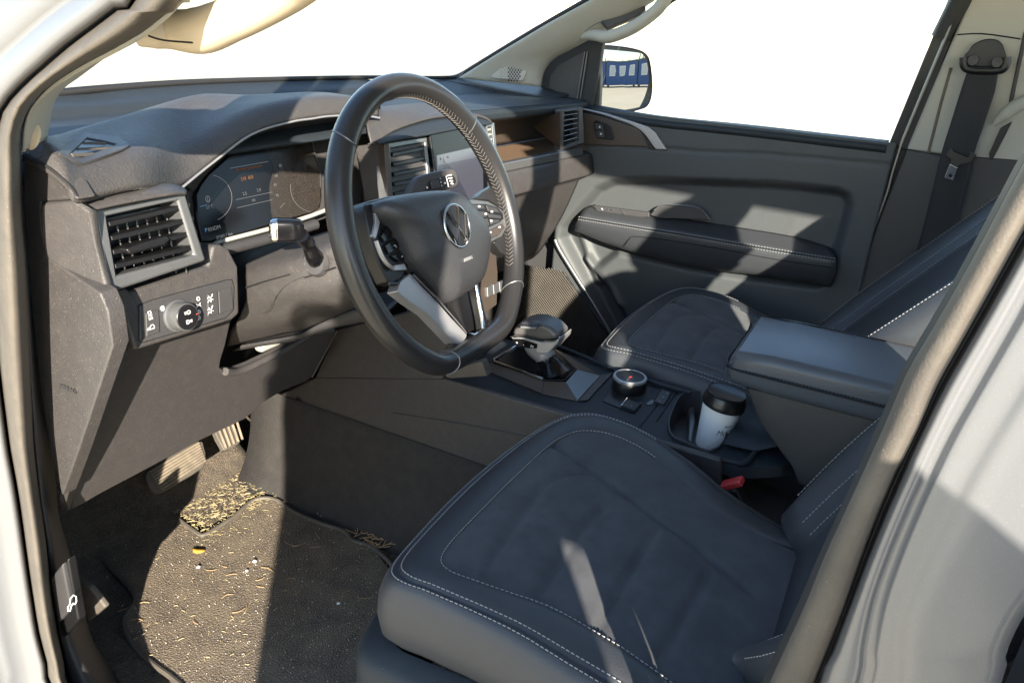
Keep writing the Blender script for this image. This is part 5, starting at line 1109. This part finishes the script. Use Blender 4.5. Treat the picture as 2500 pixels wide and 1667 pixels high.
# ================================================================ driver's foot well
fmat = root('floor_mat', P(560, 1450, Z=0), 'dusty dark velour floor mat with a notched front edge in the driver footwell', 'floor mat')
mo = cG([(540, 600), (580, 545), (640, 500), (900, 385), (1000, 405), (1070, 470), (1160, 540), (1260, 612), (1300, 625), (1370, 585), (1500, 500), (1600, 410), (1690, 388), (1780, 408), (1880, 480), (2050, 550), (2200, 600), (2250, 660), (2400, 720), (2600, 1000), (2600, 1900), (1500, 1900), (1150, 1575), (950, 1425), (830, 1290), (790, 1180), (810, 1120), (862, 1000), (700, 830), (600, 700)])
mo3 = [P(x, y, Z=0) for x, y in mo]
slab('mat_pile', mo3, .009, M['matt'], fmat, .003, 2, face=Vector((0, 0, 1)))
tube('mat_binding', cr(mo3, 3, True), .0042, M['rubber'], fmat, closed=True, n=7)
carp = root('floor_carpet', (-.4, .6, -.02), 'dark carpet lining of the driver footwell around the pedals', 'carpet')
patch('toe_board', [[Vector((x, y, z)) for x in (-.70, -.55, -.4, -.25, -.11)] for y, z in ((.05, -.012), (.45, -.012), (.58, -.008), (.66, .03), (.74, .13), (.79, .28), (.80, .45))], M['carpet'], carp, 4, 4, .006, face=Vector((0, -1, 1)))
patch('kick_carpet', [[Vector((-.69, y, z)) for y in (.80, .7, .6, .48, .37)] for z in (.42, .2, .06)]+[[Vector((-.64, y, -.012)) for y in (.80, .7, .6, .48, .37)]], M['carpet'], carp, 3, 3, .004)
slab('rest_pad', PP(cV([(535, 880), (600, 920), (710, 1060), (590, 1160), (560, 1100)]), X=-.655), .01, M['rubber'], carp, .004)
M['ped'] = mat('dusty pedal rubber', (.16, .135, .10), .9, bump=(300, .5, .001), mott=(60, (.28, .235, .17), .8))
def pedal(name, L, label, ribs, arm, tilt=(0, -.78, .62)):
    L = cG(L); c = L[0]; cx = sum(p[0] for p in L)/len(L); cy = sum(p[1] for p in L)/len(L)
    p0 = P(cx, cy, Y=.57); nn = Vector(tilt).normalized(); r = root(name, p0, label, 'pedal')
    q = lambda A: [P(x, y, pl=(p0, nn)) for x, y in A]
    slab('pad', q(L), .014, M['rubber'], r, .004, 3, rnd=2)
    for A in ribs: tube('rib', [p+nn*.0022 for p in q(cG(A))], .0026, M['ped'], r, n=6)
    tube('arm', [p0-nn*.012, p0-nn*.03+Vector((.01, .05, .10)), p0+Vector((.02, .10, .28))], .011, M['black'], r, n=8, sm=3)
rb = []
for k in range(8):
    t = k/7.5; rb.append([(955+75*t, 222+118*t), (1265+45*t, 38+120*t)])
pedal('brake_pedal', [(938, 215), (1100, 110), (1275, 18), (1305, 60), (1320, 140), (1290, 200), (1150, 285), (1040, 350), (985, 345), (945, 290)], 'wide dusty ribbed brake pedal below the knee panel', rb, 0)
rb = [[(1395+28*k, -45-14*k), (1440+26*k, 72-14*k)] for k in range(5)]
pedal('accelerator_pedal', [(1370, -40), (1420, -70), (1490, -95), (1530, 5), (1525, 40), (1440, 85), (1420, 60)], 'narrow ribbed accelerator pedal right of the brake pedal', rb, 0)
# ---------------------------------------------------------------- litter on the mat
M['straw'] = mat('dry straw', (.55, .45, .24), .8); M['straw3'] = mat('olive dry grass', (.36, .31, .15), .8); M['straw2'] = mat('brown stalk', (.36, .24, .12), .8); M['crumb'] = mat('pale grit', (.6, .55, .46), .9)
rng = random.Random(3)
def blades(name, n, poly, mt, ln=(.006, .022), w=.0007, label=None, z=.0015):
    v, f = [], []; xs_ = [p[0] for p in poly]; ys_ = [p[1] for p in poly]; c = 0
    while c < n:
        x, y = rng.uniform(min(xs_), max(xs_)), rng.uniform(min(ys_), max(ys_))
        if not inside(np.array([x]), np.array([y]), poly)[0]: continue
        c += 1; p = P(*cG([(x, y)])[0], Z=z); a = rng.uniform(0, 6.28); l = rng.uniform(*ln); bend = rng.uniform(-1.6, 1.6); q = p; k0 = len(v); hz = rng.uniform(.0, .5)
        for s in range(5):
            d = Vector((math.cos(a+bend*s/4), math.sin(a+bend*s/4), hz*.25*(1 if s < 2 else -1))); sd_ = Vector((-d.y, d.x, 0))*w
            v += [q+sd_, q+Vector((0, 0, w)), q-sd_]; q = q+d*(l/4)
            if s: k = k0+s*3; f += [[k-3, k-2, k+1, k], [k-2, k-1, k+2, k+1]]
    o = obj(name, v, f, mt, None, False); o['kind'] = 'stuff'; o['label'] = label; o['category'] = 'grass'
heap = [(1090, 430), (1250, 260), (1450, 200), (1600, 230), (1700, 420), (1600, 460), (1450, 540), (1300, 610), (1150, 530)]
wide = [(1060, 480), (1300, 150), (1580, 60), (1860, 420), (1650, 1400), (1500, 1560), (1050, 1500), (820, 1250), (900, 950)]
blades('grass_clippings', 420, heap, M['straw'], (.002, .012), .0004, 'pale dry grass clippings heaped by the notch of the floor mat')
blades('grass_clippings', 230, [(1060, 500), (1120, 330), (1330, 160), (1560, 100), (1800, 330), (1760, 520), (1560, 600), (1300, 700)], M['straw3'], (.002, .012), .0004, 'olive bits of dry grass around the heap by the notch')
blades('grass_clippings', 80, wide, M['straw'], (.002, .010), .00045, 'scattered dry grass bits over the sunlit floor mat')
blades('stalk_bits', 46, [(2270, 540), (2420, 520), (2560, 560), (2540, 700), (2380, 730), (2270, 650)], M['straw2'], (.01, .045), .0009, 'brown dry stalks on the mat beside the near seat')
blades('stalk_bits', 26, [(1900, 560), (2050, 600), (2400, 1000), (2100, 1100), (560, 1250), (640, 1150)], M['straw2'], (.008, .03), .0007, 'thin brown stalks lying in the shaded part of the mat')
v, f = [], []
for c in range(3000):
    x, y = rng.uniform(450, 2500), rng.uniform(150, 1600)
    if rng.random() > .5 and inside(np.array([x]), np.array([y]), heap)[0] is False: continue
    if not inside(np.array([x]), np.array([y]), [(560, 560), (1070, 420), (1580, 100), (1880, 420), (2500, 700), (2500, 1600), (1150, 1560), (800, 1200)])[0]: continue
    p = P(*cG([(x, y)])[0], Z=.001); r = .0004+.0011*rng.random()**4; k = len(v)
    v += [p+Vector((r, 0, 0)), p+Vector((-r*.5, r*.8, 0)), p+Vector((-r*.5, -r*.8, 0)), p+Vector((0, 0, r*1.1))]; f += [[k, k+1, k+3], [k+1, k+2, k+3], [k+2, k, k+3]]
o = obj('grit', v, f, M['crumb'], None, False); o['kind'] = 'stuff'; o['label'] = 'pale grit and crumbs strewn over the floor mat'; o['category'] = 'grit'
def leaf(c, size, rot, m, label, z=.004):
    c = P(*cG([c])[0], Z=z); L = [(0, -1), (.5, -.62), (.62, -.1), (.42, .2), (.5, .55), (.12, .95), (-.1, .62), (-.5, .42), (-.55, -.1), (-.35, -.65)]
    v = [c+Vector((size*(a*math.cos(rot)-b*math.sin(rot)), size*(a*math.sin(rot)+b*math.cos(rot)), .001*(a*a+b*b))) for a, b in L]+[c]
    o = obj('fallen_leaf', v, [[i, (i+1) % 10, 10] for i in range(10)], m, None, True, solid=.0005); o['label'] = label; o['category'] = 'leaf'; o['group'] = 'fallen leaves'
leaf((1262, 722), .0135, .3, mat('yellow leaf', (.72, .36, .05), .6), 'small yellow-orange leaf lying on the sunlit mat')
leaf((900, 335), .014, 1.2, mat('dull leaf', (.2, .14, .08), .8), 'dull brown leaf in the shade left of the brake pedal', .006)
for c, r, lb in (((1265, 826), .0038, 'white pebble below the yellow leaf'), ((1625, 790), .0042, 'white pebble on the mat right of the yellow leaf'), ((1575, 850), .003, 'smaller pale pebble below the right white pebble'), ((2160, 1058), .003, 'white pebble in the shaded part of the mat')):
    p = P(*cG([c])[0], Z=.003); vs = [(p+Vector((r*x*(1+.3*rng.random()), r*y*(1+.3*rng.random()), r*.7*z))) for x, y, z in ((1, 0, 0), (.4, .9, .1), (-.7, .7, 0), (-1, -.1, .1), (-.5, -.8, 0), (.6, -.8, .1), (.1, .1, 1), (0, 0, -.8))]
    o = obj('pebble', vs, [[i, (i+1) % 6, 6] for i in range(6)]+[[(i+1) % 6, i, 7] for i in range(6)], M['cup'], None, True); o['label'] = lb; o['category'] = 'pebble'; o['group'] = 'white pebbles on the mat'
# ================================================================ person standing in the sun beside the open door; the shade over the seat is theirs
per = root('person', (-1.415, -.745, -.55), 'person in dark jacket and jeans standing with an added bag beside the open door', 'person')
fdir = Vector((.896, .443, 0)); rdir = Vector((.443, -.896, 0)); PB = Vector((-1.415, -.745, -.55))
def J(r, f, z): return PB+rdir*r+fdir*f+Vector((0, 0, z*1.055))
ph = CAM-AV*.045                                     # the phone in front of the face
verts, rads, edges = [], [], []
def jv(p, r, par=None):
    verts.append(p); rads.append(r); i = len(verts)-1
    if par is not None: edges.append((par, i))
    return i
pel = jv(J(0, 0, .95), .15); wai = jv(J(0, 0, 1.10), .14, pel); che = jv(J(0, .01, 1.32), .18, wai); nk0 = jv(J(0, .02, 1.47), .075, che); nk1 = jv(J(0, .04, 1.55), .06, nk0); hd0 = jv(J(0, .06, 1.64), .085, nk1); hd1 = jv(J(0, .05, 1.72), .075, hd0)
for s in (-1, 1):
    h = jv(J(.09*s, 0, .88), .105, pel); k = jv(J(.11*s, .03, .48), .075, h); a = jv(J(.12*s, -.01, .10), .05, k); t = jv(J(.13*s, .10, .05), .05, a); jv(J(.135*s, .19, .035), .04, t)
    sh = jv(J((.155 if s > 0 else .135)*s, .0, 1.42), .085 if s > 0 else .07, che); el = jv(J(.29, .05, 1.315), .05, sh) if s > 0 else jv(J(-.15, -.02, 1.16), .055, sh)
    wr = jv(J(.12, .17, 1.28), .034, el) if s > 0 else jv(J(-.15, .07, .95), .034, el)
    hand = J(.05, .175, 1.31) if s > 0 else J(-.145, .09, .87); dn = (hand-verts[wr]).normalized(); sd2 = dn.cross(rdir).normalized(); pm = jv(hand, .03, wr)
    for q in range(4):
        b_ = hand+dn*.05+sd2*(-.027+.018*q); m_ = jv(b_, .0095, pm); n_ = jv(b_+dn*(.03-.004*abs(q-1)), .009, m_); jv(b_+dn*(.05-.006*abs(q-1))-rdir*(.012*s), .008, n_)
    b_ = jv(hand+sd2*.035+dn*.015, .011, pm); jv(hand+sd2*.045+dn*.045, .0095, b_)
me = bpy.data.meshes.new('figure'); me.from_pydata([tuple(v) for v in verts], edges, []); fo = bpy.data.objects.new('figure', me); COL.objects.link(fo)
fo.parent = per; fo.location = -wloc(per)
sm_ = fo.modifiers.new('skin', 'SKIN'); sm_.use_smooth_shade = True
for i, sv_ in enumerate(me.skin_vertices[0].data): sv_.radius = (rads[i], rads[i]*(.72 if i in (pel, wai, che) else 1)); sv_.use_root = (i == pel)
fo.modifiers.new('sub', 'SUBSURF').render_levels = 1
cm = bpy.data.materials.new('jacket, jeans and skin'); cm.use_nodes = True; nt = cm.node_tree; tcn = nt.nodes.new('ShaderNodeTexCoord'); sx = nt.nodes.new('ShaderNodeSeparateXYZ'); nt.links.new(tcn.outputs['Object'], sx.inputs[0])
rp_ = nt.nodes.new('ShaderNodeMapRange'); rp_.inputs[1].default_value = -.55; rp_.inputs[2].default_value = 1.25; nt.links.new(sx.outputs[2], rp_.inputs[0])
cr_ = nt.nodes.new('ShaderNodeValToRGB'); cr_.color_ramp.interpolation = 'CONSTANT'; nt.links.new(rp_.outputs[0], cr_.inputs[0]); e_ = cr_.color_ramp.elements
e_[0].position = 0; e_[0].color = (.02, .02, .02, 1); e_[1].position = .05; e_[1].color = (.03, .05, .1, 1)
q = e_.new(.5); q.color = (.03, .03, .035, 1); q = e_.new(.84); q.color = (.5, .3, .22, 1)
nt.links.new(cr_.outputs[0], nt.nodes['Principled BSDF'].inputs['Base Color']); nt.nodes['Principled BSDF'].inputs['Roughness'].default_value = .7; me.materials.append(cm)
lathe('hair', [(.0, .0), (.084, .0), (.092, .03), (.082, .07), (.045, .095), (0, .10)], J(0, .045, 1.66), (0, 0, 1), mat('brown hair', (.05, .03, .02), .6), per, 20)
for s in (-1, 1): lathe('eye', [(0, 0), (.009, 0), (.007, .004), (0, .005)], J(.03*s, .135, 1.645), fdir, M['cup'], per, 10)
tube('nose', [J(0, .13, 1.66), J(0, .155, 1.62), J(0, .14, 1.605)], [.006, .012, .010], mat('skin', (.5, .3, .22), .6), per, n=8)
jk = []
for z_, a_, b_ in ((.80, .185, .13), (.84, .195, .14), (1.0, .20, .14), (1.15, .205, .14), (1.3, .205, .14), (1.4, .19, .12), (1.45, .13, .09), (1.48, .07, .07)):
    jk.append([J(a_*math.cos(t), .01+b_*math.sin(t), z_) for t in np.linspace(0, 2*math.pi, 28, endpoint=False)])
loft('jacket', jk, mat('dark jacket cloth', (.03, .03, .035), .8, bump=(120, .5, .003)), per)
tube('sleeve', [J(.08, -.02, 1.34), J(.16, 0, 1.345), J(.25, .02, 1.318), J(.305, .05, 1.312), J(.20, .18, 1.36)], [.10, .085, .064, .058, .05], mat('dark sleeve cloth', (.03, .03, .035), .8, bump=(120, .5, .003)), per, n=14, sm=5)
bag = root('shade_bag', J(.26, 0, .95), 'unseen dark bag added at the right hip of the person to block sun', 'bag')  # bag added only to narrow the strip of sun on the seat
box('bag_body', J(.34, .0, 1.10), (.14, .10, .32), M['leather'], bag, (rdir, fdir, Vector((0, 0, 1))), .03, 4)
tube('strap', [J(.36, .03, 1.24), J(.10, .16, 1.34), J(-.08, .14, 1.46), J(-.12, .0, 1.5), J(-.05, -.12, 1.42), J(.36, -.03, 1.24)], .012, M['black'], bag, n=6, sm=4)
# ================================================================ what the outside mirror shows: blue site cabins and a wood beyond sandy ground
mpos = mc.copy(); dirr = refl.copy(); base = mpos+dirr*34; sidev = Vector((-dirr.y, dirr.x, 0))
cabm = mat('blue cabin wall', (.045, .10, .26), .5, mott=(2, (.06, .13, .3), .6)); M['pane'] = mat('cabin window', (.6, .62, .62), .3)
def cabin(i, lab):
    c = base+sidev*(i*6.3); c.z = -.55; r = root('site_cabin', c, lab, 'cabin', 'blue site cabins in a row')
    ax = (sidev, dirr, Vector((0, 0, 1))); box('wall', c+Vector((0, 0, 1.5)), (6.1, 2.5, 2.6), cabm, r, ax, .03); box('roof', c+Vector((0, 0, 2.86)), (6.2, 2.6, .12), M['frame'], r, ax, .02)
    for k in (-1.9, 0, 1.9): w_ = box('window', c-dirr*1.26+sidev*k+Vector((0, 0, 1.8)), (1.1, .06, 1.15), M['cup'], r, ax, .02); box('pane', c-dirr*1.30+sidev*k+Vector((0, 0, 1.8)), (.9, .03, .95), M['pane'], w_, ax, .01)
    for k in (-2.6, 2.6): box('foot', c+sidev*k+Vector((0, 0, .1)), (.3, 2.0, .2), M['black'], r, ax, .02)
for i, lab in ((-2, 'blue cabin at the near end of the row behind the car'), (-1, 'blue cabin second from the near end of the row'), (0, 'blue cabin in the middle of the row behind the car'), (1, 'blue cabin second from the far end of the row'), (2, 'blue cabin at the far end of the row')): cabin(i, lab)
v, f = [], []
for k in range(160):
    c = base+dirr*(14+rng.uniform(0, 16))+sidev*rng.uniform(-70, 70); h = rng.uniform(3.0, 5.0); r = rng.uniform(.9, 1.6)
    for lv_ in range(4):
        z0 = -.5+h*lv_/5; rr = r*(1-lv_/4.6); k0 = len(v)
        for a in range(7): t = a*.9+lv_; v.append(Vector((c.x+rr*math.cos(t)*rng.uniform(.7, 1.2), c.y+rr*math.sin(t)*rng.uniform(.7, 1.2), z0)))
        v.append(Vector((c.x, c.y, z0+h*.42))); f += [[k0+a, k0+(a+1) % 7, k0+7] for a in range(7)]
o = obj('far_wood', v, f, mat('far conifers', (.035, .05, .03), .9), None, False); o['kind'] = 'stuff'; o['label'] = 'dark strip of far conifers behind the blue cabins'; o['category'] = 'wood'
